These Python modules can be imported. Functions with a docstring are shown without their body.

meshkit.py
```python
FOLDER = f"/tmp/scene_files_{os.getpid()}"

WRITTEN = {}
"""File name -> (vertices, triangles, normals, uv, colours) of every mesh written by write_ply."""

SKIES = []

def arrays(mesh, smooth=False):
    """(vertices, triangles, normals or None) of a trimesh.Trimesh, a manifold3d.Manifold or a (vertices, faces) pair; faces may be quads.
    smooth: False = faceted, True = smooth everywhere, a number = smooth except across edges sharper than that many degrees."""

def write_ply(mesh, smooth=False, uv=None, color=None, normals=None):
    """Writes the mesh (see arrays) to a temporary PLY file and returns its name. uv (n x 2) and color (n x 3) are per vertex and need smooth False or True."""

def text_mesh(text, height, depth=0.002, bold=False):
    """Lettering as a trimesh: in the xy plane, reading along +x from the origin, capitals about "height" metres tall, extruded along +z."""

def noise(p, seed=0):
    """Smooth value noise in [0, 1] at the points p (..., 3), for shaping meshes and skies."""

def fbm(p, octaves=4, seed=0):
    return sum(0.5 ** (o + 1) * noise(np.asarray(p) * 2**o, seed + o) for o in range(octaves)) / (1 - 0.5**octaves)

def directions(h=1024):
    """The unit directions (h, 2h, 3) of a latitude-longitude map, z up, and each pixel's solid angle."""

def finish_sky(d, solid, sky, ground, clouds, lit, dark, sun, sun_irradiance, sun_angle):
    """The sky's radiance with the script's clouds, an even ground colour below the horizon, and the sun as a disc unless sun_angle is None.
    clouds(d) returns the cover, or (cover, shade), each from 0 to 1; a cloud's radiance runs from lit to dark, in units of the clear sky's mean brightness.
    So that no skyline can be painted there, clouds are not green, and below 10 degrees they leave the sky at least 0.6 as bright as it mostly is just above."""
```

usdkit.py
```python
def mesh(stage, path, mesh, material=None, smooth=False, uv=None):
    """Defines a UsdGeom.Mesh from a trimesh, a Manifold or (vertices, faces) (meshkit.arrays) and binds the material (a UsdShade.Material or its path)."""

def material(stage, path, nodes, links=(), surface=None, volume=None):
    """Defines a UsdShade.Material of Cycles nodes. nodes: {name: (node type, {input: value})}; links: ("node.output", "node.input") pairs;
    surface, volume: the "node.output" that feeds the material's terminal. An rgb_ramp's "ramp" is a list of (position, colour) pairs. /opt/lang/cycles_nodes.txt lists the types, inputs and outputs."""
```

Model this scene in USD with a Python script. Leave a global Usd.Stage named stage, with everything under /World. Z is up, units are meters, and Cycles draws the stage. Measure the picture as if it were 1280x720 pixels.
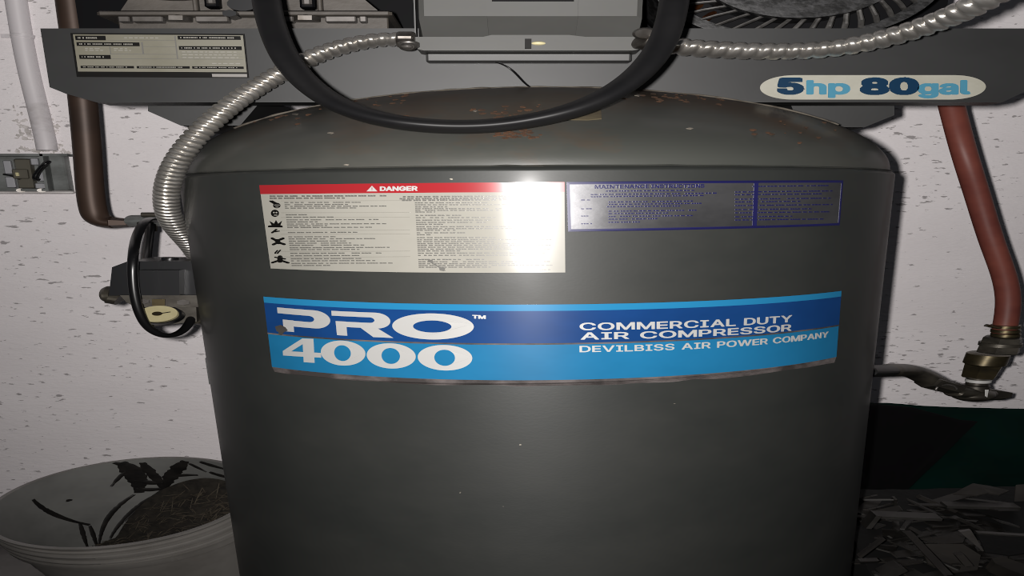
import math, random
import numpy as np, trimesh, usdkit, meshkit
from pxr import Usd, UsdGeom, UsdLux, Gf, Sdf, Vt
from scipy.interpolate import CubicSpline
from shapely import affinity, union_all
from shapely.geometry import Polygon, Point, box, LineString

stage = Usd.Stage.CreateInMemory()
UsdGeom.SetStageUpAxis(stage, 'Z')
UsdGeom.Xform.Define(stage, '/World')
rng = random.Random(7)
nrng = np.random.default_rng(7)

# ---------------------------------------------------------------- proportions, camera, light
# Everything is measured in the proportions of an upright picture and built WIDE: the photograph shows every
# thing about 2.4 times as broad as tall, so heights are multiplied by SV and plan dimensions by SH.
S_ = 1280 / 540.0
F_ = 600.0
TH = math.radians(10.5)
c_, n_ = math.cos(TH), math.sin(TH)
K_ = math.sqrt(S_ ** 2 * c_ ** 2 / (1 - S_ ** 2 * n_ ** 2))
SH = 1.5
SV = SH / K_
HC = 1.10
C = np.array([0, 0, HC])
W = np.array([SH, SH, SV])
row3 = K_ / S_
FX = S_ * F_ / row3
SHIFT = F_ * n_ * c_ * (K_ ** 2 - 1) / row3 ** 2
PITCH = math.degrees(math.atan(n_ * K_ / c_))

cam = UsdGeom.Camera.Define(stage, '/World/camera')
cam.CreateHorizontalApertureAttr(36.0)
cam.CreateFocalLengthAttr(36.0 * FX / 1280)
cam.CreateVerticalApertureOffsetAttr(36.0 * SHIFT / 1280)
cam.CreateClippingRangeAttr(Gf.Vec2f(0.02, 100))
cam.CreateExposureAttr(0.0)
cam.AddTranslateOp().Set(Gf.Vec3d(*map(float, C * W)))
cam.AddRotateXOp().Set(90 - PITCH)

# the phone's flash: a small lamp just left of the lens
FLASH = np.array([-0.028, 0.0, HC + 0.014]) * W
flash = UsdLux.SphereLight.Define(stage, '/World/flash')
flash.CreateRadiusAttr(0.011)
flash.CreateIntensityAttr(29500.0)
flash.CreateColorAttr(Gf.Vec3f(1.0, 0.965, 0.94))
flash.AddTranslateOp().Set(Gf.Vec3d(*map(float, FLASH)))
flash.AddRotateXOp().Set(90 + 26.5)
sh = UsdLux.ShapingAPI.Apply(flash.GetPrim())
sh.CreateShapingConeAngleAttr(62.5)
sh.CreateShapingConeSoftnessAttr(1.0)

dome = UsdLux.DomeLight.Define(stage, '/World/ambient')
dome.CreateIntensityAttr(0.012)
dome.CreateColorAttr(Gf.Vec3f(0.85, 0.9, 1.0))


# ---------------------------------------------------------------- helpers: measuring
def ray(px, py):
    X = (px - 640) / (S_ * F_)
    Y = (360 - py) / F_
    return np.array([X, Y * n_ + c_, Y * c_ - n_])


def P(px, py, Y):
    r = ray(px, py)
    return C + r * Y / r[1]


TANK = np.array([0.0206, 1.0406])
TR = 0.3055
LEAN = 0.0133
_Ry = np.array([[math.cos(LEAN), 0, -math.sin(LEAN)], [0, 1, 0], [math.sin(LEAN), 0, math.cos(LEAN)]])
PIV = np.array([TANK[0], TANK[1], HC])


def to_tank(p):
    return (np.asarray(p) - PIV) @ _Ry + PIV


def from_tank(p):
    return (np.asarray(p) - PIV) @ _Ry.T + PIV


def cyl(px, py, R=TR):
    """(arc length, height) on the tank's shell where the photograph's point lies"""
    o, d = to_tank(C), ray(px, py) @ _Ry
    ox, oy = o[0] - TANK[0], o[1] - TANK[1]
    a = d[0] ** 2 + d[1] ** 2
    b = ox * d[0] + oy * d[1]
    cc = ox * ox + oy * oy - R * R
    t = (-b - math.sqrt(max(b * b - a * cc, 0))) / a
    h = o + d * t
    return np.array([R * math.atan2(h[0] - TANK[0], -(h[1] - TANK[1])), h[2]])


def roll(uv, w, R=TR):
    uv = np.asarray(uv, float)
    a = uv[:, 0] / R
    r = R + w
    return from_tank(np.column_stack([TANK[0] + r * np.sin(a), TANK[1] - r * np.cos(a), uv[:, 1]]))


# ---------------------------------------------------------------- helpers: prims
used = {}


def numbered(parent, name):
    k = (parent, name)
    used[k] = used.get(k, -1) + 1
    return name if used[k] == 0 else f'{name}_{used[k]:03d}'


ORIGIN = {}


def tagp(prim, label=None, cat=None, group=None, kind=None):
    for k, v in (('label', label), ('category', cat), ('group', group), ('kind', kind)):
        if v:
            prim.SetCustomDataByKey(k, v)
    return prim


def thing(name, base, label, cat, group=None, kind=None):
    path = '/World/' + numbered('/World', name)
    x = UsdGeom.Xform.Define(stage, path)
    b = np.asarray(base, float) * W
    x.AddTranslateOp().Set(Gf.Vec3d(*map(float, b)))
    ORIGIN[path] = b
    tagp(x.GetPrim(), label, cat, group, kind)
    return path


def shade(v, f, smooth):
    """(points, triangles, normals): smooth except across edges sharper than that many degrees"""
    if smooth is False:
        return v, f, None
    fn = np.cross(v[f[:, 1]] - v[f[:, 0]], v[f[:, 2]] - v[f[:, 0]])
    area = np.linalg.norm(fn, axis=1)
    keep = area > 0
    f, fn, area = f[keep], fn[keep], area[keep]
    unit = fn / area[:, None]
    _, same = np.unique(np.round(v, 7), axis=0, return_inverse=True)
    corner = same.ravel()[f].ravel()
    face = np.repeat(np.arange(len(f)), 3)
    order = np.argsort(corner, kind='stable')
    cs, fs = corner[order], face[order]
    start = np.searchsorted(cs, cs, 'left')
    count = np.searchsorted(cs, cs, 'right') - start
    a = np.repeat(np.arange(len(cs)), count)
    b = np.arange(len(a)) - np.repeat(np.cumsum(count) - count, count) + np.repeat(start, count)
    ok = (unit[fs[a]] * unit[fs[b]]).sum(1) > math.cos(math.radians(smooth))
    nn = np.zeros((len(cs), 3))
    for k in range(3):
        nn[:, k] = np.bincount(a[ok], weights=fn[fs[b[ok]], k], minlength=len(cs))
    nn /= np.linalg.norm(nn, axis=1, keepdims=True) + 1e-300
    normal = np.empty_like(nn)
    normal[order] = nn
    rows, idx = np.unique(np.column_stack([f.ravel(), np.round(normal * 2e4)]).astype(np.int64), axis=0, return_inverse=True)
    return v[rows[:, 0]], idx.reshape(-1, 3), rows[:, 1:] / 2e4


def put(path, v, f, mat_, smooth):
    v, f, nrm = shade(v, f, smooth)
    g = usdkit.mesh(stage, path, (v, f), mat_)
    if nrm is not None:
        g.CreateNormalsAttr(Vt.Vec3fArray.FromNumpy(nrm.astype(np.float32)))
        g.SetNormalsInterpolation('vertex')
    return g


def join(ms):
    if isinstance(ms, (list, tuple)) and len(ms) and isinstance(ms[0], (trimesh.Trimesh, list, tuple)):
        return trimesh.util.concatenate([join(m) for m in ms])
    return ms


def part(parent, name, mesh, mat, smooth=35, label=None, kind=None):
    m = join(mesh)
    path = parent + '/' + numbered(parent, name)
    org = next(o for p, o in ORIGIN.items() if path == p or path.startswith(p + '/'))
    v = np.asarray(m.vertices) * W - org
    prim = put(path, v, np.asarray(m.faces), mat, smooth).GetPrim()
    tagp(prim, label, None, None, kind)
    return path


def solo(name, mesh, mat, label=None, cat=None, group=None, kind=None, smooth=35):
    m = join(mesh)
    path = '/World/' + numbered('/World', name)
    lo, hi = m.bounds
    org = np.array([(lo[0] + hi[0]) / 2, (lo[1] + hi[1]) / 2, lo[2]]) * W
    v = np.asarray(m.vertices) * W - org
    g = put(path, v, np.asarray(m.faces), mat, smooth)
    UsdGeom.Xformable(g).AddTranslateOp().Set(Gf.Vec3d(*map(float, org)))
    tagp(g.GetPrim(), label, cat, group, kind)
    return path


# ---------------------------------------------------------------- helpers: shapes
def bx(lo, hi, bev=0.0):
    lo, hi = np.minimum(lo, hi).astype(float), np.maximum(lo, hi).astype(float)
    if bev <= 0:
        m = trimesh.creation.box(hi - lo)
        m.apply_translation((lo + hi) / 2)
        return m
    b = min(bev, (hi - lo).min() * 0.45)
    pts = []
    for sx in (0, 1):
        for sy in (0, 1):
            for sz in (0, 1):
                s = np.array([sx, sy, sz])
                corner = np.where(s == 1, hi, lo)
                inn = np.where(s == 1, -1, 1) * b
                for ax in range(3):
                    q = corner + inn
                    q[ax] = corner[ax]
                    pts.append(q)
    return trimesh.convex.convex_hull(np.array(pts))


def hull(pts):
    return trimesh.convex.convex_hull(np.array(pts, float))


def frame(t):
    a = np.array([0, 0, 1.0]) if abs(t[2]) < 0.9 else np.array([1.0, 0, 0])
    u = np.cross(t, a)
    u /= np.linalg.norm(u)
    return u, np.cross(t, u)


def sweep(pts, radius, n=20, cap=True):
    """tube along the polyline; radius: a number, an array per ring or f(ring arc length, angle)"""
    p = np.asarray(pts, float)
    t = np.gradient(p, axis=0)
    t /= np.linalg.norm(t, axis=1, keepdims=True) + 1e-12
    L = np.concatenate([[0], np.cumsum(np.linalg.norm(np.diff(p, axis=0), axis=1))])
    ang = np.arange(n) * 2 * math.pi / n
    u, _ = frame(t[0])
    rows = []
    for i in range(len(p)):
        u = u - t[i] * (u @ t[i])
        u /= np.linalg.norm(u)
        w = np.cross(t[i], u)
        r = radius(L[i], ang) if callable(radius) else np.broadcast_to(np.asarray(radius)[i] if np.ndim(radius) else radius, n)
        rows.append(p[i] + r[:, None] * (np.cos(ang)[:, None] * u + np.sin(ang)[:, None] * w))
    v = np.vstack(rows)
    i, j = np.meshgrid(np.arange(len(p) - 1), np.arange(n), indexing='ij')
    a, b, c, d = i * n + j, i * n + (j + 1) % n, (i + 1) * n + (j + 1) % n, (i + 1) * n + j
    f = np.vstack([np.stack([a, b, c], -1).reshape(-1, 3), np.stack([a, c, d], -1).reshape(-1, 3)])
    if cap:
        k = len(v)
        v = np.vstack([v, p[0], p[-1]])
        jj = np.arange(n)
        f = np.vstack([f, np.stack([np.full(n, k), (jj + 1) % n, jj], -1), np.stack([np.full(n, k + 1), (len(p) - 1) * n + jj, (len(p) - 1) * n + (jj + 1) % n], -1)])
    m = trimesh.Trimesh(v, f, process=False)
    if m.volume < 0:
        m.invert()
    return m


def spline(pts, step=0.004, n=None):
    p = np.asarray(pts, float)
    d = np.concatenate([[0], np.cumsum(np.linalg.norm(np.diff(p, axis=0), axis=1) ** 0.7)])
    cs = CubicSpline(d, p)
    q = cs(np.linspace(0, d[-1], 2000))
    L = np.concatenate([[0], np.cumsum(np.linalg.norm(np.diff(q, axis=0), axis=1))])
    k = n or max(8, int(L[-1] / step))
    s = np.linspace(0, L[-1], k)
    return np.column_stack([np.interp(s, L, q[:, i]) for i in range(3)])


def rod(a, b, r, n=20, r2=None, bev=0.0):
    a, b = np.asarray(a, float), np.asarray(b, float)
    r2 = r if r2 is None else r2
    d = b - a
    if bev > 0:
        L = np.linalg.norm(d)
        e = d / L * min(bev, L * .4)
        return sweep_hard([a, a + e, b - e, b], [r - bev, r, r2, r2 - bev], n)
    return sweep_hard([a, b], [r, r2], n)


def sweep_hard(p, r, n):
    p = np.asarray(p, float)
    t = (p[-1] - p[0]) / np.linalg.norm(p[-1] - p[0])
    u, w = frame(t)
    ang = (np.arange(n) + .5) * 2 * math.pi / n
    v = np.vstack([p[i] + r[i] * (np.cos(ang)[:, None] * u + np.sin(ang)[:, None] * w) for i in range(len(p))])
    i, j = np.meshgrid(np.arange(len(p) - 1), np.arange(n), indexing='ij')
    a, b, c, d = i * n + j, i * n + (j + 1) % n, (i + 1) * n + (j + 1) % n, (i + 1) * n + j
    k = len(v)
    jj = np.arange(n)
    f = np.vstack([np.stack([a, b, c], -1).reshape(-1, 3), np.stack([a, c, d], -1).reshape(-1, 3),
                   np.stack([np.full(n, k), (jj + 1) % n, jj], -1), np.stack([np.full(n, k + 1), (len(p) - 1) * n + jj, (len(p) - 1) * n + (jj + 1) % n], -1)])
    m = trimesh.Trimesh(np.vstack([v, p[0], p[-1]]), f, process=False)
    if m.volume < 0:
        m.invert()
    return m


def lathe(profile, center=(0, 0, 0), n=96):
    """profile (r, z) from bottom to top"""
    pr = np.asarray(profile, float)
    ang = np.arange(n) * 2 * math.pi / n
    v = np.vstack([np.column_stack([r * np.cos(ang), r * np.sin(ang), np.full(n, z)]) for r, z in pr]) + np.asarray(center)
    i, j = np.meshgrid(np.arange(len(pr) - 1), np.arange(n), indexing='ij')
    a, b, c, d = i * n + j, i * n + (j + 1) % n, (i + 1) * n + (j + 1) % n, (i + 1) * n + j
    f = np.vstack([np.stack([a, b, c], -1).reshape(-1, 3), np.stack([a, c, d], -1).reshape(-1, 3)])
    return trimesh.Trimesh(v, f, process=False)


def sph(c, r, sub=2, scale=(1, 1, 1)):
    m = trimesh.creation.icosphere(sub, r)
    m.vertices = m.vertices * np.asarray(scale) + np.asarray(c)
    return m


def fine(m, e):
    for _ in range(12):
        ed = m.vertices[m.edges_unique]
        if np.abs(ed[:, 0, 0] - ed[:, 1, 0]).max() < e:
            break
        v, f = trimesh.remesh.subdivide_to_size(m.vertices, m.faces, e, max_iter=14)
        m = trimesh.Trimesh(v, f, process=False)
        break
    return m


def polys(shape):
    return [g for g in getattr(shape, 'geoms', [shape]) if g.geom_type == 'Polygon' and g.area > 1e-10]


def slab(shape, w0, w1, place, e=0.02):
    """a flat shape in (u, v) as a thin sheet between heights w0 and w1, laid on a surface by place(uv, w)"""
    ms = []
    for g in polys(shape):
        m = trimesh.creation.extrude_polygon(g, 1.0, engine='earcut')
        m = fine(m, e)
        w = np.where(m.vertices[:, 2] > .5, w1, w0)
        ms.append(trimesh.Trimesh(place(m.vertices[:, :2], w), m.faces, process=False))
    m = join(ms) if len(ms) > 1 else ms[0]
    if m.volume < 0:
        m.invert()
    return m


_txt = {}


def text2d(text, bold=0.0):
    """lettering as a shape: capitals 1 high, from x = 0"""
    if (text, bold) not in _txt:
        m = meshkit.text_mesh(text, 1.0, 0.1, bold=bold > 0)
        top = m.faces[m.face_normals[:, 2] > 0.5]
        s = union_all([Polygon(m.vertices[t][:, :2]).buffer(1e-5) for t in top]).simplify(0.004)
        if bold > 0:
            s = s.buffer(bold, join_style=2)
        _txt[text, bold] = s
    return _txt[text, bold]


def tracked(text, bold, extra, wide=.36):
    """lettering set letter by letter with extra space between"""
    out, x = [], 0.0
    for ch in text:
        if ch == ' ':
            x += wide
            continue
        g = text2d(ch, bold)
        x0, _, x1, _ = g.bounds
        out.append(affinity.translate(g, x - x0, 0))
        x += x1 - x0 + extra
    return union_all(out)


def fit(shape, A, B, Cc, at, bounds=None):
    """lay the shape's bounding box on the photo's points A (bottom left), B (bottom right), Cc (top left) through at(px, py)"""
    x0, y0, x1, y1 = bounds or shape.bounds
    a, b, c = (np.asarray(at(*q)) for q in (A, B, Cc))
    ux, uy = (b - a) / (x1 - x0), (c - a) / (y1 - y0)
    return affinity.affine_transform(shape, [ux[0], uy[0], ux[1], uy[1], a[0] - ux[0] * x0 - uy[0] * y0, a[1] - ux[1] * x0 - uy[1] * y0])


def quad(pts, at):
    return Polygon([tuple(at(*p)) for p in pts])


# ---------------------------------------------------------------- materials
UsdGeom.Scope.Define(stage, '/World/Looks')


def lin(c):
    c = np.asarray(c, float) / 255
    return tuple(np.where(c <= 0.04045, c / 12.92, ((c + 0.055) / 1.055) ** 2.4))


# albedo trims, found by comparing with the photograph
TONE = dict(galvanised_steel=1.05, dull_steel=.6, machined_pad=.22, silver_foil=.62, concrete=1, painted_pipe=1.04, plaster_ledge=1.15, plaster_grime=1, old_brass=.45, grimy_aluminium=.22, dial_face=.95, white_thread_tape=.7, copper_winding=.5,
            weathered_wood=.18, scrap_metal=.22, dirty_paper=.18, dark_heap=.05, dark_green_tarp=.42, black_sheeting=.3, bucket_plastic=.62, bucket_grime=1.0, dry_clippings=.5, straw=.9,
            black_rubber=.30, tarnished_pipe=.40, red_rubber=.55, box_galvanised=1.05, outlet_strap=1.2, outlet_brown=1.1, dirty_bronze=.75, decal_white=.50, decal_cream=.46, decal_navy=.50,
            decal_sky_blue=.41, decal_stripe_blue=.44, decal_red=.42, cast_iron_paint=.24, motor_casting=.17, grey_plastic=.235, beam_enamel=.235, bracket_enamel=.26, grey_casting=.26, capacity_navy=.22, capacity_blue=.42, decal_capface=1, decal_residue=.6,
            print_ink=.62, print_rule=.55, yellow=1)


def mat(name, col, rough=0.5, metal=0.0, spec=0.5, var=None, scale=12, lo=.4, hi=.65, bump=0.0, bscale=60, stretch=(1, 1, 1), rough2=None, coat=0.0, detail=6):
    """col: albedo; var: second colour mixed in by noise (dirt, grain, wear)"""
    k = TONE.get(name, .36)
    col = tuple(k * x for x in col)
    var = None if var is None else tuple(k * x for x in var)
    nodes = {'g': ('geometry', {}), 'mp': ('mapping', {'scale': (stretch[0] / SH, stretch[1] / SH, stretch[2] / SV)}),
             'p': ('principled_bsdf', {'base_color': col, 'roughness': rough, 'metallic': metal, 'specular_ior_level': spec, 'coat_weight': coat})}
    links = [('g.position', 'mp.vector')]
    if var is not None:
        nodes['n'] = ('noise_texture', {'scale': scale, 'detail': detail, 'roughness': .6})
        nodes['r'] = ('rgb_ramp', {'ramp': [(lo, col), (hi, var)]})
        links += [('mp.vector', 'n.vector'), ('n.fac', 'r.fac'), ('r.color', 'p.base_color')]
        if rough2 is not None:
            nodes['rr'] = ('map_range', {'from_min': lo, 'from_max': hi, 'to_min': rough, 'to_max': rough2, 'clamp': True})
            links += [('n.fac', 'rr.value'), ('rr.result', 'p.roughness')]
    if bump:
        nodes['bn'] = ('noise_texture', {'scale': bscale, 'detail': 4})
        nodes['b'] = ('bump', {'strength': bump, 'distance': 0.004})
        links += [('mp.vector', 'bn.vector'), ('bn.fac', 'b.height'), ('b.normal', 'p.normal')]
    return usdkit.material(stage, '/World/Looks/' + name, nodes, links, surface='p.BSDF')


def wall_mat():
    return usdkit.material(stage, '/World/Looks/wall_paint', {
        'g': ('geometry', {}), 'mp': ('mapping', {'scale': (.8 / SH, 1 / SH, 1.6 / SV)}),
        'n1': ('noise_texture', {'scale': 72, 'detail': 3, 'roughness': .58}),
        'n2': ('noise_texture', {'scale': 3.2, 'detail': 3}),
        'n3': ('noise_texture', {'scale': 240, 'detail': 2}),
        'mul': ('math', {'math_type': 'multiply_add', 'value2': .26}),
        'r1': ('rgb_ramp', {'ramp': [(.765, (0, 0, 0)), (.80, (.8, .8, .8))]}),
        'base': ('rgb_ramp', {'ramp': [(.3, (.80, .755, .765)), (.7, (.88, .835, .845))]}),
        'mx': ('mix', {'color2': (.26, .24, .24)}),
        'b': ('bump', {'strength': .5, 'distance': .003}), 'b2': ('bump', {'strength': .25, 'distance': .002}),
        'p': ('principled_bsdf', {'roughness': .55, 'specular_ior_level': .3})},
        [('g.position', 'mp.vector'), ('mp.vector', 'n1.vector'), ('mp.vector', 'n2.vector'), ('mp.vector', 'n3.vector'),
         ('n2.fac', 'mul.value1'), ('n1.fac', 'mul.value3'), ('mul.value', 'r1.fac'), ('n2.fac', 'base.fac'), ('base.color', 'mx.color1'), ('r1.color', 'mx.fac'),
         ('mx.color', 'p.base_color'), ('n1.fac', 'b.height'), ('n3.fac', 'b2.height'), ('b.normal', 'b2.normal'), ('b2.normal', 'p.normal')], surface='p.BSDF')


def tank_mat(name, rust):
    """dark green-grey enamel with dust, scuffs and, on the head, brown rust"""
    base, dust = ((.045, .047, .042), (.064, .062, .054)) if rust else ((.0225, .0243, .0228), (.0290, .0300, .0276))
    nodes = {
        'g': ('geometry', {}), 'mp': ('mapping', {'scale': (1 / SH, 1 / SH, 1 / SV)}),
        'n1': ('noise_texture', {'scale': 7, 'detail': 5, 'roughness': .6}),
        'n2': ('noise_texture', {'scale': 75, 'detail': 2, 'roughness': .5}),
        'n4': ('noise_texture', {'scale': 300, 'detail': 2}),
        'r1': ('rgb_ramp', {'ramp': [(.38, base), (.68, dust)]}),
        'r2': ('rgb_ramp', {'ramp': [(.80, (0, 0, 0)), (.82, (1, 1, 1))]}),
        'mx': ('mix', {'color2': (.30, .27, .22)}),
        'rr': ('map_range', {'from_min': .3, 'from_max': .7, 'to_min': .44, 'to_max': .54, 'clamp': True}),
        'b': ('bump', {'strength': .02, 'distance': .002}),
        'p': ('principled_bsdf', {'specular_ior_level': .27, 'coat_weight': .10, 'coat_roughness': .17})}
    links = [('g.position', 'mp.vector'), ('mp.vector', 'n1.vector'), ('mp.vector', 'n2.vector'), ('mp.vector', 'n4.vector'), ('n1.fac', 'r1.fac'),
             ('n2.fac', 'r2.fac'), ('r1.color', 'mx.color1'), ('r2.color', 'mx.fac'), ('mx.color', 'p.base_color'), ('n1.fac', 'rr.value'), ('rr.result', 'p.roughness'),
             ('n4.fac', 'b.height'), ('b.normal', 'p.normal')]
    if rust:
        nodes['n3'] = ('noise_texture', {'scale': 5, 'detail': 7, 'roughness': .65})
        nodes['sx'] = ('separate_xyz', {})
        zt = rust * SV
        nodes['hz'] = ('map_range', {'from_min': zt - .15 * SV, 'from_max': zt + .0 * SV, 'to_min': -.16, 'to_max': .20, 'clamp': True})
        nodes['ad'] = ('math', {'math_type': 'add'})
        nodes['r3'] = ('rgb_ramp', {'ramp': [(.47, (0, 0, 0)), (.66, (.75, .75, .75))]})
        nodes['mr'] = ('mix', {'color2': (.082, .043, .021)})
        links = [l for l in links if l != ('mx.color', 'p.base_color')]
        links += [('mp.vector', 'n3.vector'), ('g.position', 'sx.vector'), ('sx.z', 'hz.value'), ('hz.result', 'ad.value1'), ('n3.fac', 'ad.value2'), ('ad.value', 'r3.fac'),
                  ('r3.color', 'mr.fac'), ('mx.color', 'mr.color1'), ('mr.color', 'p.base_color')]
    return usdkit.material(stage, '/World/Looks/' + name, nodes, links, surface='p.BSDF')


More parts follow.
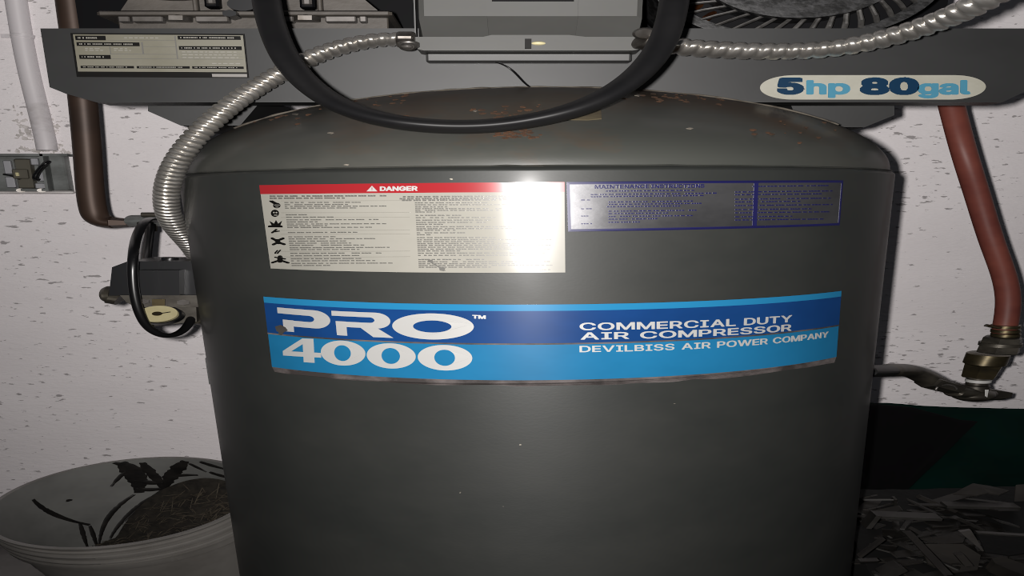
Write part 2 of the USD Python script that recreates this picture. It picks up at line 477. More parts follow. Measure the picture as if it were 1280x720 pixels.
ZTOP = P(640, 108, 0.97)[2]
M = dict(
    wall=wall_mat(),
    shell=tank_mat('tank_enamel', 0), head=tank_mat('tank_head_enamel', ZTOP),
    floor=mat('concrete', (.20, .19, .18), .8, var=(.11, .10, .095), scale=6, bump=.4),
    beam=mat('beam_enamel', (.088, .090, .091), .45, var=(.066, .066, .067), scale=9, lo=.45, hi=.75, spec=.3),
    beamdark=mat('bracket_enamel', (.06, .062, .063), .5, var=(.045, .045, .044), scale=9),
    grey=mat('grey_plastic', (.30, .30, .285), .5, spec=.25, var=(.26, .26, .245), scale=9, lo=.4, hi=.7),
    greydark=mat('grey_casting', (.16, .16, .158), .5, var=(.12, .12, .118), scale=14),
    white=mat('decal_white', (.72, .72, .70), .4), cream=mat('decal_cream', (.60, .58, .51), .17, spec=.5, var=(.54, .525, .46), scale=11),
    red=mat('decal_red', (.62, .035, .045), .22, spec=.5), navy=mat('decal_navy', (.014, .082, .30), .30, spec=.12, var=(.012, .068, .25), scale=10),
    sky=mat('decal_sky_blue', (.030, .32, .66), .30, spec=.12, var=(.024, .28, .58), scale=9, lo=.45, hi=.7),
    cyan=mat('decal_stripe_blue', (.035, .36, .72), .30, spec=.12), ink=mat('print_ink', (.16, .155, .14), .4), black=mat('print_black', (.012, .011, .010), .5, spec=.1),
    rule=mat('print_rule', (.36, .345, .30), .4), residue=mat('decal_residue', (.045, .036, .034), .8, var=(.20, .17, .165), scale=26, lo=.42, hi=.68),
    silver=mat('silver_foil', (.34, .34, .35), .33, metal=.85, var=(.22, .22, .23), scale=14, bump=.04), blueink=mat('print_blue', (.03, .03, .17), .35),
    platecream=mat('rating_plate_face', (.38, .36, .275), .5, var=(.27, .25, .16), scale=16, lo=.45, hi=.75),
    platelight=mat('rating_plate_strip', (.50, .47, .44), .5), fadednavy=mat('capacity_navy', (.012, .10, .24), .5, spec=.1), fadedsky=mat('capacity_blue', (.12, .43, .62), .5, spec=.1),
    capcream=mat('capacity_face', (.88, .86, .74), .5, spec=.2, var=(.72, .70, .57), scale=14),
    rubber=mat('black_rubber', (.020, .020, .022), .48, spec=.26, var=(.030, .029, .030), scale=18), tube=mat('black_tube', (.012, .012, .013), .3),
    steel=mat('galvanised_steel', (.50, .48, .45), .36, metal=.82, spec=.8, var=(.36, .34, .31), scale=30, lo=.4, hi=.7), dullsteel=mat('dull_steel', (.34, .32, .30), .45, metal=.9, var=(.16, .14, .12), scale=40),
    copper=mat('tarnished_pipe', (.135, .083, .060), .5, metal=.35, var=(.075, .05, .04), scale=9, lo=.4, hi=.7, spec=.4),
    brass=mat('old_brass', (.24, .19, .10), .40, metal=.8, var=(.10, .085, .055), scale=35, lo=.4, hi=.7), bronze=mat('dirty_bronze', (.135, .12, .095), .45, metal=.6, var=(.05, .045, .038), scale=25),
    tape=mat('white_thread_tape', (.80, .79, .76), .5), dial=mat('dial_face', (.62, .56, .33), .35, var=(.50, .44, .24), scale=20),
    switch=mat('black_plastic', (.020, .021, .024), .33), switchbase=mat('grimy_aluminium', (.33, .30, .25), .5, metal=.5, var=(.12, .10, .08), scale=30),
    redrubber=mat('red_rubber', (.30, .085, .060), .5, spec=.35, var=(.20, .052, .04), scale=14, lo=.4, hi=.7), cast=mat('cast_iron_paint', (.24, .205, .17), .6, var=(.12, .10, .08), scale=12, lo=.4, hi=.65, bump=.2),
    machined=mat('machined_pad', (.55, .51, .48), .4, metal=.4, var=(.34, .31, .28), scale=40), guard=mat('guard_black', (.008, .008, .010), .6, spec=.08), ribmetal=mat('sooty_rib', (.26, .25, .24), .5, metal=.3, var=(.09, .085, .08), scale=70), motor=mat('motor_casting', (.13, .13, .135), .5, metal=.3, var=(.008, .008, .008), scale=110, lo=.44, hi=.54, bump=.3),
    dullwinding=mat('sooty_winding', (.12, .045, .03), .5, metal=.4), winding=mat('copper_winding', (.60, .22, .08), .3, metal=.9, var=(.25, .08, .04), scale=40), bucket=mat('bucket_plastic', (.37, .35, .325), .5, var=(.24, .225, .205), scale=9, lo=.42, hi=.7),
    inside=mat('bucket_grime', (.205, .205, .195), .55, var=(.155, .155, .148), scale=9), tar=mat('dried_tar', (.014, .012, .011), .55, var=(.04, .034, .03), scale=40),
    debris=mat('dry_clippings', (.055, .045, .032), .8, var=(.018, .014, .010), scale=60, bump=.6), straw=mat('straw', (.105, .085, .06), .7, var=(.045, .035, .024), scale=70),
    tarp=mat('dark_green_tarp', (.002, .036, .027), .6, spec=.08, var=(.001, .020, .015), scale=7), tarpblack=mat('black_sheeting', (.010, .010, .011), .6, spec=.08),
    wood=mat('weathered_wood', (.17, .145, .12), .7, var=(.07, .058, .048), scale=18, stretch=(.3, 1, 1)), scrap=mat('scrap_metal', (.24, .225, .205), .5, metal=.5, var=(.08, .07, .06), scale=22),
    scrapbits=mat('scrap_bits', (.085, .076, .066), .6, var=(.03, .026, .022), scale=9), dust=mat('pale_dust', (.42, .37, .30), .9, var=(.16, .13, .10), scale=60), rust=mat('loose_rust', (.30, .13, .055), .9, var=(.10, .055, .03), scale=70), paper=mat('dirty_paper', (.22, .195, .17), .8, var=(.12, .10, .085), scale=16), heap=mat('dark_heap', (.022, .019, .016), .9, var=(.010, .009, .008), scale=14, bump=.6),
    block=mat('rough_timber', (.2, .15, .1), .8, var=(.12, .09, .06), scale=12), boxsteel=mat('box_galvanised', (.20, .21, .205), .5, metal=.3, var=(.11, .115, .11), scale=22),
    yoke=mat('outlet_strap', (.38, .38, .40), .45, metal=.4), bakelite=mat('outlet_brown', (.085, .078, .06), .5), pipepaint=mat('painted_pipe', (.62, .585, .60), .5, var=(.45, .42, .42), scale=16, lo=.55, hi=.7),
    ledge=mat('plaster_ledge', (.66, .63, .62), .7, var=(.4, .37, .36), scale=20), redlabel=mat('faded_red_label', (.22, .055, .05), .6, var=(.10, .05, .045), scale=30),
    tapemask=mat('old_masking_tape', (.32, .26, .15), .7, var=(.20, .15, .085), scale=40), chip=mat('pale_chip', (.52, .46, .38), .7),
    grime=mat('plaster_grime', (.64, .60, .585), .8, var=(.42, .39, .37), scale=70),
)

YW = 1.42
# ---------------------------------------------------------------- the setting
solo('wall_back', bx((-3, YW, -.02), (3, YW + .12, 3.2)), M['wall'], kind='structure', smooth=False)
solo('floor', bx((-3, -2.5, -.08), (3, YW, 0)), M['floor'], kind='structure', smooth=False)

# ---------------------------------------------------------------- the air compressor
comp = thing('air_compressor', (TANK[0], TANK[1], 0), 'dark grey upright air compressor with a blue PRO 4000 band on its tank', 'air compressor')
ZS = cyl(660, 208.5)[1]          # the seam
HH = ZTOP - ZS + .001            # height of the head


def tankify(m):
    m.vertices = from_tank(m.vertices)
    return m


ctr = (TANK[0], TANK[1], 0)
prof = [(.0, .055), (.12, .058), (.22, .075), (.285, .11), (TR, .165)] + [(TR, z) for z in np.linspace(.2, ZS - .006, 24)] + [(TR - .0006, ZS - .003), (TR - .0025, ZS), (TR - .0045, ZS + .003)]
shell = part(comp, 'tank', tankify(lathe(prof, ctr, 200)), M['shell'])
HR = TR - .0045
prof = [(HR, ZS - .004)] + [(HR * math.cos(a), ZS + .004 + (HH - .004) * math.sin(a)) for a in np.linspace(0, math.pi / 2 - .002, 40)]
part(comp, 'tank_head', tankify(lathe(prof, ctr, 200)), M['head'])
ang = np.linspace(0, 2 * math.pi, 161)
weld = np.column_stack([TANK[0] + (TR - .0035) * np.sin(ang), TANK[1] - (TR - .0035) * np.cos(ang), np.full(161, ZS + .002)])
weld[:, 2] += .0004 * nrng.standard_normal(161)
part(comp, 'weld_seam', tankify(sweep(weld, .0011, 8, cap=False)), M['head'])
part(comp, 'base_ring', tankify(lathe([(.235, 0), (.245, 0), (.245, .1), (.235, .1), (.235, 0)], ctr, 96)), M['beamdark'])
# plate edge that stands out at the left flank
a0 = -math.radians(82)
pl = [roll(np.array([[TR * a, z]]), w)[0] for a in (a0, a0 - .1) for z in (cyl(268, 497)[1], cyl(258, 456)[1]) for w in (-.002, .004)]
part(comp, 'side_plate', hull(pl), M['beamdark'], label='narrow plate standing out on the left flank of the tank')

# ---- decals on the tank
onT = lambda uv, w: roll(uv, w)
at = cyl
# danger label
dq = [(325, 231.5), (420, 229.8), (520, 228.5), (620, 227.8), (705.5, 227.6), (706.5, 340.5), (620, 340), (520, 339), (430, 337.5), (339, 335.5)]
A, B, Cc, D = at(339, 335.5), at(706.5, 340.5), at(325, 231.5), at(705.5, 227.6)


def rect(A, B, Cc, D, s0, t0, s1, t1):
    f = lambda s, t: (1 - t) * ((1 - s) * A + s * B) + t * ((1 - s) * Cc + s * D)
    return Polygon([f(s0, t0), f(s1, t0), f(s1, t1), f(s0, t1)])


lab = part(comp, 'danger_label', slab(rect(A, B, Cc, D, 0, 0, 1, 1), 0, .0005, onT), M['cream'], smooth=30, label='cream warning label headed DANGER in a red bar')
part(lab, 'header_bar', slab(rect(A, B, Cc, D, 0, .895, 1, 1), .0004, .0007, onT), M['red'], smooth=30, label='red bar across the top of the warning label')
tri = Polygon([(0, 0), (1, 0), (.5, 1)]).difference(box(.46, .32, .54, .7)).difference(box(.46, .14, .54, .23))
part(lab, 'header_lettering', [slab(fit(text2d('DANGER', .05), (475.5, 238.9), (522.5, 238.6), (475.5, 232.9), at), .0006, .0009, onT),
                               slab(fit(tri, (459, 239.2), (472.5, 239.2), (459, 232.2), at), .0006, .0009, onT)], M['white'], smooth=30)


def words(y, x0, x1, h, slope=0.0, wmin=4, wmax=15, gap=1.6):
    out, x = [], x0
    while x < x1 - 2:
        w = min(rng.uniform(wmin, wmax), x1 - x)
        n = max(1, int(w / 3.2))
        for k in range(n):       # small strokes, as letters too small to read
            if rng.random() < .97:
                a = x + k * w / n
                out.append(quad([(a, y + h * .5 + slope * (a - x0)), (a + w / n * .88, y + h * .5 + slope * (a - x0)),
                                 (a + w / n * .88, y - h * .5 * rng.uniform(.5, 1) + slope * (a - x0)), (a, y - h * .5 + slope * (a - x0))], at))
        x += w + gap
    return out


ink, rules = [], []


def line(y, x0, x1, h=1.5, slope=-.004):
    ink.extend(words(y, x0, x1, h, slope))


for y, x1 in ((245.2, 484), (247.8, 432)):
    line(y, 338, x1, 1.9)
for y, x1 in ((253.2, 452), (255.8, 436), (258.0, 484), (260.2, 448), (268.5, 386), (271.5, 418), (274.8, 474), (277.4, 398), (280.0, 484), (282.2, 410), (284.4, 466), (290.6, 448),
              (296.0, 422), (298.6, 472), (301.4, 434), (304.0, 440), (306.6, 458), (309.6, 488), (312.0, 454), (316.6, 480), (319.6, 450), (323.4, 456), (326.0, 470), (329.2, 492), (331.8, 414)):
    line(y, 356 + (y - 250) * .115, x1, 1.3)
for y, x0, x1 in ((246, 500, 646), (248.4, 500, 640), (250.4, 503, 634)):
    line(y, x0, x1, 1.9, -.006)
for y, x1 in ((253.5, 610), (256, 634), (258.6, 560), (260.8, 628), (263, 624), (265, 545), (269.2, 580), (272, 620), (275.2, 614), (278, 608), (280.4, 556), (283.4, 642), (285.8, 646), (287.8, 570), (291, 590), (293.4, 540),
              (297, 622), (299.6, 692), (302, 618), (304.4, 656), (306.6, 690), (309, 660), (311.4, 692), (313.6, 576), (316.4, 682), (319.2, 672), (324.4, 606), (327.2, 688), (329.6, 648), (331.8, 692), (334, 614)):
    line(y, 519 + (y - 253) * .06, x1, 1.4, -.002)
line(337, 656, 692, 1.3, 0)
part(lab, 'fine_print', slab(union_all(ink), .0004, .0007, onT), M['ink'], smooth=30, kind='stuff')
for y in (251.4, 266.2, 272.2, 288.2, 293.0, 314.4, 321.4):
    rules.append(quad([(352, y), (513, y - .4), (513, y - 1.0), (352, y - .6)], at))
part(lab, 'rule', slab(union_all(rules), .0004, .0007, onT), M['rule'], smooth=30, kind='stuff')
# hazard pictograms: small figures down the left margin
el = lambda cx, cy, rx, ry: affinity.scale(Point(0, 0).buffer(1, 10), rx, ry).buffer(0).__class__(affinity.translate(affinity.scale(Point(0, 0).buffer(1, 10), rx, ry), cx, cy).exterior)
ln = lambda *p, w=.09: LineString(p).buffer(w, 3)
picts = [
    (union_all([el(.55, .42, .28, .34), ln((.05, .95), (.42, .62)), ln((.2, 1), (.5, .75), w=.05)]).difference(union_all([box(.35, .45, .8, .52), box(.45, .2, .7, .27)])), 338, 261, 16, 10),
    (el(.5, .5, .38, .5).difference(union_all([el(.4, .6, .1, .1), el(.65, .6, .1, .1), box(.4, .2, .75, .3)])), 338, 271, 13, 9),
    (union_all([Polygon([(0, 0), (1, 0), (1, .2), (.85, .3), (.95, .9), (.7, .5), (.55, 1), (.42, .5), (.1, .85), (.25, .3), (0, .2)])]), 336, 284, 18, 9),
    (union_all([ln((.1, .2), (.5, .7), w=.14), ln((.4, .4), (.95, .55), w=.12), el(.6, .85, .16, .15)]), 340, 292, 10, 6),
    (union_all([ln((0, .9), (.4, .55), (.9, .9), w=.13), ln((.4, .6), (.55, .3), w=.2), ln((.1, .05), (.5, .35), (1, .1), w=.13)]), 341, 306, 15, 9),
    (union_all([ln((.1, .2), (.45, .8), w=.12), ln((.5, .2), (.9, .9), w=.12), box(0, 0, .6, .12)]), 344, 317, 8, 5),
    (union_all([el(.5, .82, .14, .17), ln((.5, .7), (.5, .25), w=.17), ln((.5, .4), (.02, .08), w=.1), ln((.5, .4), (.98, .08), w=.1), ln((.2, .75), (.8, .55), w=.07)]), 341, 329, 20, 10)]
for shp, x, y, w, h in picts:
    part(lab, 'pictogram', slab(fit(shp, (x, y), (x + w, y + .2), (x, y - h), at, bounds=(0, 0, 1, 1)), .0004, .0007, onT), M['black'], smooth=30)
part(lab, 'scuff', slab(union_all([LineString([at(*q) for q in ((536, 325), (541, 329), (548, 333), (556, 338))]).buffer(.0007), Polygon([at(*q) for q in ((534, 324), (541, 325), (542, 328), (537, 328))]), Polygon([at(*q) for q in ((549, 334), (557, 335), (555, 339), (550, 338))])]), .0004, .0008, onT), M['ink'], smooth=30)

# maintenance label
q = [at(710, 289.5), at(1048.5, 281.5), at(708, 227.5), at(1053, 225.5)]
mid = .598
ml = part(comp, 'maintenance_label', slab(rect(*q, 0, 0, 1, 1), 0, .0005, onT), M['silver'], smooth=30, label='silver maintenance label in two panels with a blue border')
R_ = lambda *a: rect(*q, *a)
border = R_(0, 0, 1, 1).difference(R_(.009, .05, mid - .008, .95).buffer(-.0008).buffer(.0008)).difference(R_(mid + .008, .05, .991, .95).buffer(-.0008).buffer(.0008))
part(ml, 'border', slab(border, .0004, .0007, onT), M['blueink'], smooth=30)
part(ml, 'heading', slab(fit(text2d('MAINTENANCE INSTRUCTIONS', .03), (743, 236.0), (880, 234.8), (743, 231.0), at), .0004, .0007, onT), M['blueink'], smooth=30)
ink = []
line(238.8, 757, 868, 1.5, -.008)
for y, x0, x1 in ((243.2, 738, 896), (246.0, 738, 880), (252.5, 760, 868), (255.5, 760, 880), (258.5, 758, 850), (264, 760, 872), (267, 760, 838), (270.6, 760, 866), (274, 760, 822), (277.8, 760, 800), (261, 726, 740), (270, 726, 740), (279.6, 726, 740), (250, 726, 738),
                  (233, 940, 1036), (240, 918, 1040), (243.5, 918, 1030), (249, 918, 1038), (252.5, 918, 1000), (257, 918, 1040), (262, 918, 1020), (266, 918, 1036), (271, 918, 990), (275, 918, 1030)):
    line(y, x0, x1, 1.4, -.012)
part(ml, 'fine_print', slab(union_all(ink), .0004, .0007, onT), M['blueink'], smooth=30, kind='stuff')

# brand band
tl, tr, bl, br = at(330, 370.7), at(1051, 363.6), at(340.5, 458.5), at(1045, 446)
BR = lambda t0, t1, s0=0, s1=1: rect(bl, br, tl, tr, s0, t0, s1, t1)
T1, T2 = .918, .488
bd = part(comp, 'brand_band', slab(BR(0, 1), 0, .0004, onT), M['sky'], smooth=30, label='blue brand band with PRO 4000 and COMMERCIAL DUTY AIR COMPRESSOR in white')
part(bd, 'top_stripe', slab(BR(T1, 1), .0003, .0006, onT), M['cyan'], smooth=30)
part(bd, 'navy_panel', slab(BR(T2, T1), .0003, .0006, onT), M['navy'], smooth=30)
part(bd, 'grey_line', slab(BR(T2 - .012, T2 + .008), .0003, .0008, onT), M['residue'], smooth=30)
# dirty glue edge below the band
edge = [bl + (br - bl) * s + np.array([0, -.0115 * (.55 + .6 * meshkit.noise(np.array([s * 23, .3, .7])))]) for s in np.linspace(0.005, .995, 60)]
part(bd, 'glue_edge', slab(Polygon([tuple(bl), *map(tuple, edge), tuple(br)]), 0, .0003, onT), M['residue'], smooth=30)
cap = lambda x0, y0, x1, y1, x2: union_all([box(x0, y0, x1, y1), affinity.translate(affinity.scale(Point(0, 0).buffer(1, 24), x2 - x1, (y1 - y0) / 2, origin=(0, 0)), x1, (y0 + y1) / 2)])
ell = lambda cx, cy, rx, ry: affinity.translate(affinity.scale(Point(0, 0).buffer(1, 24), rx, ry, origin=(0, 0)), cx, cy)
Pp = cap(0, .24, .72, 1, 1).difference(cap(-.1, .49, .62, .75, .72)).difference(box(-.1, .2, .1, .50)).union(box(.10, 0, .31, .5))
Rr = cap(0, .36, .74, 1, .97).difference(cap(-.1, .58, .64, .80, .72)).difference(box(-.1, .2, .06, .585)).union(box(.06, 0, .24, .585)).union(Polygon([(.46, .40), (.74, .40), (1, 0), (.68, 0)]))
Oo = ell(.5, .5, .5, .5).difference(ell(.5, .5, .235, .23))
four = Polygon([(.56, 1), (.83, 1), (.83, .43), (1, .43), (1, .23), (.83, .23), (.83, 0), (.56, 0), (.56, .23), (0, .23), (0, .42)]).difference(Polygon([(.56, .43), (.56, .76), (.24, .43)]))
zero = ell(.5, .5, .5, .5).difference(ell(.5, .5, .19, .315))
for shp, a, b, c in ((Pp, (350, 413), (414.5, 419.0), (347.5, 384.0)), (Rr, (418, 418.5), (492.5, 422.3), (415, 388.3)), (Oo, (491.5, 423.2), (592.5, 424.6), (490.5, 391.0)),
                     (four, (355.5, 450.8), (402.5, 453.8), (353.5, 421.5)), (zero, (402.5, 455.3), (457.5, 458.0), (401.5, 424.5)), (zero, (459.5, 459.0), (520, 461.6), (459, 427.8)), (zero, (523.0, 461.8), (590.5, 463.6), (522.5, 430.2))):
    part(bd, 'letter', slab(fit(shp, a, b, c, at, bounds=(0, 0, 1, 1)), .0005, .0009, onT), M['white'], smooth=30)
part(bd, 'trademark_sign', slab(fit(text2d('TM', .06), (590.5, 398), (607.5, 398.6), (590.5, 393.4), at), .0005, .0009, onT), M['white'], smooth=30)
for s, a, b, c in (('COMMERCIAL DUTY', (724.5, 412.8), (988.5, 402.5), (724.2, 403.2)), ('AIR COMPRESSOR', (725.5, 424.4), (988.0, 413.4), (725.2, 415.2)), ('DEVILBISS AIR POWER COMPANY', (724.2, 440.2), (1034, 421.5), (724.0, 432.0))):
    part(bd, 'lettering', slab(fit(tracked(s, .006 if s[0] != 'D' else .002, .11, .48), a, b, c, at), .0005, .0009, onT), M['white'], smooth=30)
part(bd, 'torn_spot', slab(Polygon([at(*p) for p in ((345, 408), (352, 406), (358, 409), (361, 413), (354, 416), (347, 414))]).union(Polygon([at(*p) for p in ((349, 414), (356, 415), (353, 419), (350, 418))])), .0004, .0010, onT), M['paper'], smooth=30)

# ---- the beam (platform skirt), a channel
YB = 0.925
bt, bb = P(640, 35.5, YB)[2], P(640, 128, YB)[2]
xl = lambda px, py: P(px, py, YB)[0]
YB2 = 1.10
out = [(P(50, 33.5, YB)[0], bt), (P(62, 109, YB)[0], P(62, 109, YB)[2]), (P(82, 117, YB)[0], P(82, 117, YB)[2]), (P(121, 127.5, YB)[0], bb), (P(1253, 128.5, YB)[0], bb), (P(1282, 114, YB)[0], P(1282, 114, YB)[2]), (P(1296, 107, YB)[0], P(1296, 107, YB)[2]), (P(1306, 36, YB)[0], bt)]


def plane_xz(uv, w):
    return np.column_stack([uv[:, 0], YB - w, uv[:, 1]])


skirt = Polygon(out)
part(comp, 'beam', [slab(skirt, -.006, 0, plane_xz, e=9), bx((out[0][0], YB + .006, bt - .006), (out[-1][0], YB2 - .006, bt)), bx((out[0][0], YB2 - .006, bt - .055), (out[-1][0], YB2, bt))], M['beam'], smooth=20, label='dark grey steel beam across the top of the tank')
part(comp, 'beam_lip', bx((out[3][0], YB + .006, bb), (out[4][0], YB + .03, bb + .005)), M['beamdark'])
# brackets between the beam and the head
for pts in ([(185, 122), (185, 139), (226, 157), (300, 157), (330, 122)], [(1118, 122), (1118, 144), (1081, 159), (1000, 159), (985, 122)]):
    pg = Polygon([P(x, y, .99)[[0, 2]] for x, y in pts])
    m = slab(pg, -.12, 0, lambda uv, w: np.column_stack([uv[:, 0], .99 - w, uv[:, 1]]), e=9)
    part(comp, 'support_bracket', m, M['beamdark'], smooth=20)

# rating plate
onB = plane_xz
atb = lambda px, py: P(px, py, YB)[[0, 2]]
rp = part(comp, 'rating_plate', slab(quad([(88.5, 41.5), (306, 42.5), (311.5, 97.5), (96.5, 96.2)], atb), 0, .001, onB, e=9), M['black'], smooth=False, label='cream rating plate in a black frame at the left of the beam')
lo_, hi_ = (90, 43), (305, 43.5)
q2 = [atb(98.5, 89.6), atb(309.0, 90.6), atb(92.0, 43.2), atb(304.2, 44.4)]
RB = lambda s0, t0, s1, t1: rect(*q2, s0, t0, s1, t1)
part(rp, 'plate_face', slab(RB(0, 0, 1, 1), .0008, .0014, onB, e=9), M['platecream'], smooth=False)
bars = [(.012, .845, .19, .965), (.015, .69, .385, .79), (.615, .875, .985, .975), (.615, .60, .985, .70), (.02, .34, .205, .45), (.02, .09, .335, .155), (.352, .09, .665, .155), (.68, .09, .985, .155)]
for b in bars:
    part(rp, 'heading_bar', slab(RB(*b), .0012, .0018, onB, e=9), M['black'], smooth=False)
rl = [(.2, .845, .6, .855), (.395, .48, .405, .80), (.2, .47, .6, .482), (.205, .48, .21, .68), (.595, .35, .603, .97), (.205, .345, .985, .357), (.395, .68, .6, .69), (.62, .5, .985, .506), (.62, .42, .985, .426)]
part(rp, 'rule', slab(union_all([RB(*b) for b in rl]), .0012, .0016, onB, e=9), M['ink'], smooth=False, kind='stuff')
tx = []
for s0, t0, s1 in ((.06, .56, .17), (.06, .61, .15), (.23, .56, .33), (.23, .61, .31), (.63, .53, .96), (.63, .455, .95), (.63, .38, .96), (.3, .9, .5), (.8, .22, .97)):
    s = s0
    while s < s1:
        w = rng.uniform(.012, .03)
        tx.append(RB(s, t0, min(s + w, s1), t0 + .028))
        s += w + .01
part(rp, 'fine_print', slab(union_all(tx), .0012, .0016, onB, e=9), M['rule'], smooth=False, kind='stuff')
hx = []
for b in bars:
    s = b[0] + .015
    while s < b[2] - .04:
        w = rng.uniform(.004, .009)
        hx.append(RB(s, b[1] + (b[3] - b[1]) * .32, s + w, b[1] + (b[3] - b[1]) * .68))
        s += w + rng.choice([.003, .003, .003, .012])
part(rp, 'heading_print', slab(union_all(hx), .0016, .0020, onB, e=9), M['rule'], smooth=False, kind='stuff')
part(rp, 'foot_strip', slab(quad([(265.5, 92.6), (309.2, 92.8), (309.6, 96.6), (266, 96.4)], atb), .0008, .0016, onB, e=9), M['platelight'], smooth=False)

# capacity decal
cap_ = box(0, 0, 1, 1)
ca, cb = np.array(atb(948.5, 124.5)), np.array(atb(1234.5, 94.0))
hx_, hy_ = (cb - ca)
stad = union_all([box(ca[0] + .026, ca[1], cb[0] - .026, cb[1]), affinity.translate(affinity.scale(Point(0, 0).buffer(1, 24), .026, hy_ / 2, origin=(0, 0)), ca[0] + .026, (ca[1] + cb[1]) / 2),
                  affinity.translate(affinity.scale(Point(0, 0).buffer(1, 24), .026, hy_ / 2, origin=(0, 0)), cb[0] - .026, (ca[1] + cb[1]) / 2)])
cd = part(comp, 'capacity_decal', slab(stad, 0, .0006, onB, e=9), M['capcream'], smooth=False, label='cream oval decal reading 5hp 80gal at the right of the beam')
for s, a, b, c, mt, bw in (('5', (971, 118.6), (1006, 118.6), (971, 97.2), 'fadednavy', .07), ('hp', (1007.5, 122.6), (1063, 122.6), (1007.5, 100.3), 'fadedsky', .042), ('80', (1074.5, 118.9), (1148, 118.9), (1074.5, 96.3), 'fadednavy', .075), ('gal', (1146.5, 123.2), (1212.5, 123.2), (1146.5, 100.2), 'fadedsky', .042)):
    part(cd, 'lettering', slab(fit(text2d(s, bw), a, b, c, atb), .0005, .0012, onB, e=9), M[mt], smooth=False)

# ---- starter box
YF = .900
bp = lambda px, py, Y=YF: P(px, py, Y)
zt_ = bp(640, -120)[2]
x0, x1 = bp(524, 30)[0], bp(802, 30)[0]
z23, z47, z55, z64 = bp(640, 24)[2], bp(640, 47)[2], bp(640, 54)[2], bp(640, 64)[2]
body = hull([(x0, YF, zt_), (x1, YF, zt_), (x0, YF, z23), (x1, YF, z23), (x0 + .002, YF + .010, z47), (x1 - .002, YF + .010, z47), (x0 - .004, YB - .0015, zt_), (x1 + .004, YB - .0015, zt_), (x0 - .002, YB - .0015, z47), (x1 + .002, YB - .0015, z47), (x0 + .004, YF - .003, z23 + .004), (x1 - .004, YF - .003, z23 + .004), (x0 + .004, YF - .003, zt_), (x1 - .004, YF - .003, zt_)])
sbx = part(comp, 'starter_box', body, M['grey'], smooth=25, label='grey plastic starter box mounted at the middle of the beam')
xc0, xc1 = bp(609, 20)[0], bp(722, 20)[0]
z3 = bp(660, 3.5)[2]
part(sbx, 'centre_panel', [hull([(xc0, YF - .0055, z3), (xc1, YF - .0055, z3), (xc0, YF - .0055, z23 + .003), (xc1, YF - .0055, z23 + .003), (xc0 + .001, YF + .007, z47 + .003), (xc1 - .001, YF + .007, z47 + .003), (xc0, YF + .022, z47 + .003), (xc1, YF + .022, z47 + .003), (xc0, YF + .022, z3), (xc1, YF + .022, z3)]),
                          bx((xc0, YF - .0055, bp(660, -40)[2]), (xc1, YF + .022, zt_ - .01)), bx((xc0, YF - .0055, z3), (bp(615, 3)[0], YF + .022, zt_ - .01)), bx((bp(717, 3)[0], YF - .0055, z3), (xc1, YF + .022, zt_ - .01))], M['grey'], smooth=25)
part(sbx, 'slot', bx((bp(615, 3)[0], YF - .0045, z3), (bp(717, 3)[0], YF, bp(660, -40)[2])), M['guard'])
lip = [(x0 - .005, z47), (xc0 - .003, z47), (xc0 + .003, z47 + .003), (xc1 - .006, z47 + .003), (xc1 + .006, z47), (x1 + .004, z47), (x1 + .004, z55), (x1 - .001, z64 + .002), (x1 - .006, z64), (x0 + .003, z64), (x0 - .001, z64 + .002), (x0 - .005, z55)]
part(sbx, 'base_flange', slab(Polygon(lip), -(YB - YF) + .001, .004, lambda uv, w: np.column_stack([uv[:, 0], YF - w, uv[:, 1]]), e=9), M['grey'], smooth=25)
part(sbx, 'back_housing', bx((x0, YB - .0015, bt + .001), (x1, YB + .09, zt_ - .002)), M['greydark'])
part(sbx, 'catch', bx((bp(656, 50)[0], YF - .007, bp(660, 62)[2]), (bp(664, 50)[0], YF, bp(660, 50)[2])), M['black'])
part(sbx, 'screw', sph(bp(673, 55) + [0, -.003, 0], .0035, 2, (1.6, .8, 1)), M['dial'])
part(sbx, 'mounting_plate', bx((P(532, 66, YF + .010)[0], YF + .010, P(640, 77, YF + .010)[2]), (P(790, 66, YF + .010)[0], YB - .0005, z64), .002), M['greydark'])
part(sbx, 'side_cover', bx((bp(517, 30)[0], YF + .006, z55), (x0 - .003, YB - .002, zt_)), M['greydark'])

# ---- belt guard, pump, motor on the beam
gz0, gz1 = bt, P(640, -260, 1.12)[2]
gx0, gx1 = P(101, 0, 1.12)[0], P(1178, 0, 1.12)[0]
gp = box(gx0 + .1, gz0, gx1 - .1, gz1).union(ell(gx0 + .13, (gz0 + gz1) / 2, .13, (gz1 - gz0) / 2)).union(ell(gx1 - .13, (gz0 + gz1) / 2, .13, (gz1 - gz0) / 2)).union(box(gx0, gz0, gx1, (gz0 + gz1) / 2))
part(comp, 'belt_guard', slab(gp, -.05, 0, lambda uv, w: np.column_stack([uv[:, 0], 1.105 - w, uv[:, 1]]), e=9), M['guard'], smooth=20)
YP = .985
pu = lambda px, py, Y=YP: P(px, py, Y)
pz = lambda py, Y=YP: P(300, py, Y)[2]
pump = part(comp, 'pump', [hull([pu(146, 24) * [1, 1, 0] + [0, 0, pz(21)], pu(482, 24) * [1, 1, 0] + [0, 0, pz(21)], *[[pu(x, y)[0], Y, pz(y)] for x, y in ((150, 19), (476, 19), (172, 0), (430, 0), (180, -30), (420, -30)) for Y in (YP, 1.09)]])], M['cast'], smooth=30, label='light cast pump crankcase at the left of the beam')
part(pump, 'crankcase_cover', sweep_hard([[pu(222, 0)[0], YP - .012, pz(-46)], [pu(222, 0)[0], YP + .03, pz(-46)]], [.062, .07], 40), M['cast'])
part(pump, 'crankcase_rib', bx((pu(243, 0)[0], YP - .008, pz(20)), (pu(249, 0)[0], YP + .02, pz(-30)), .001), M['cast'])
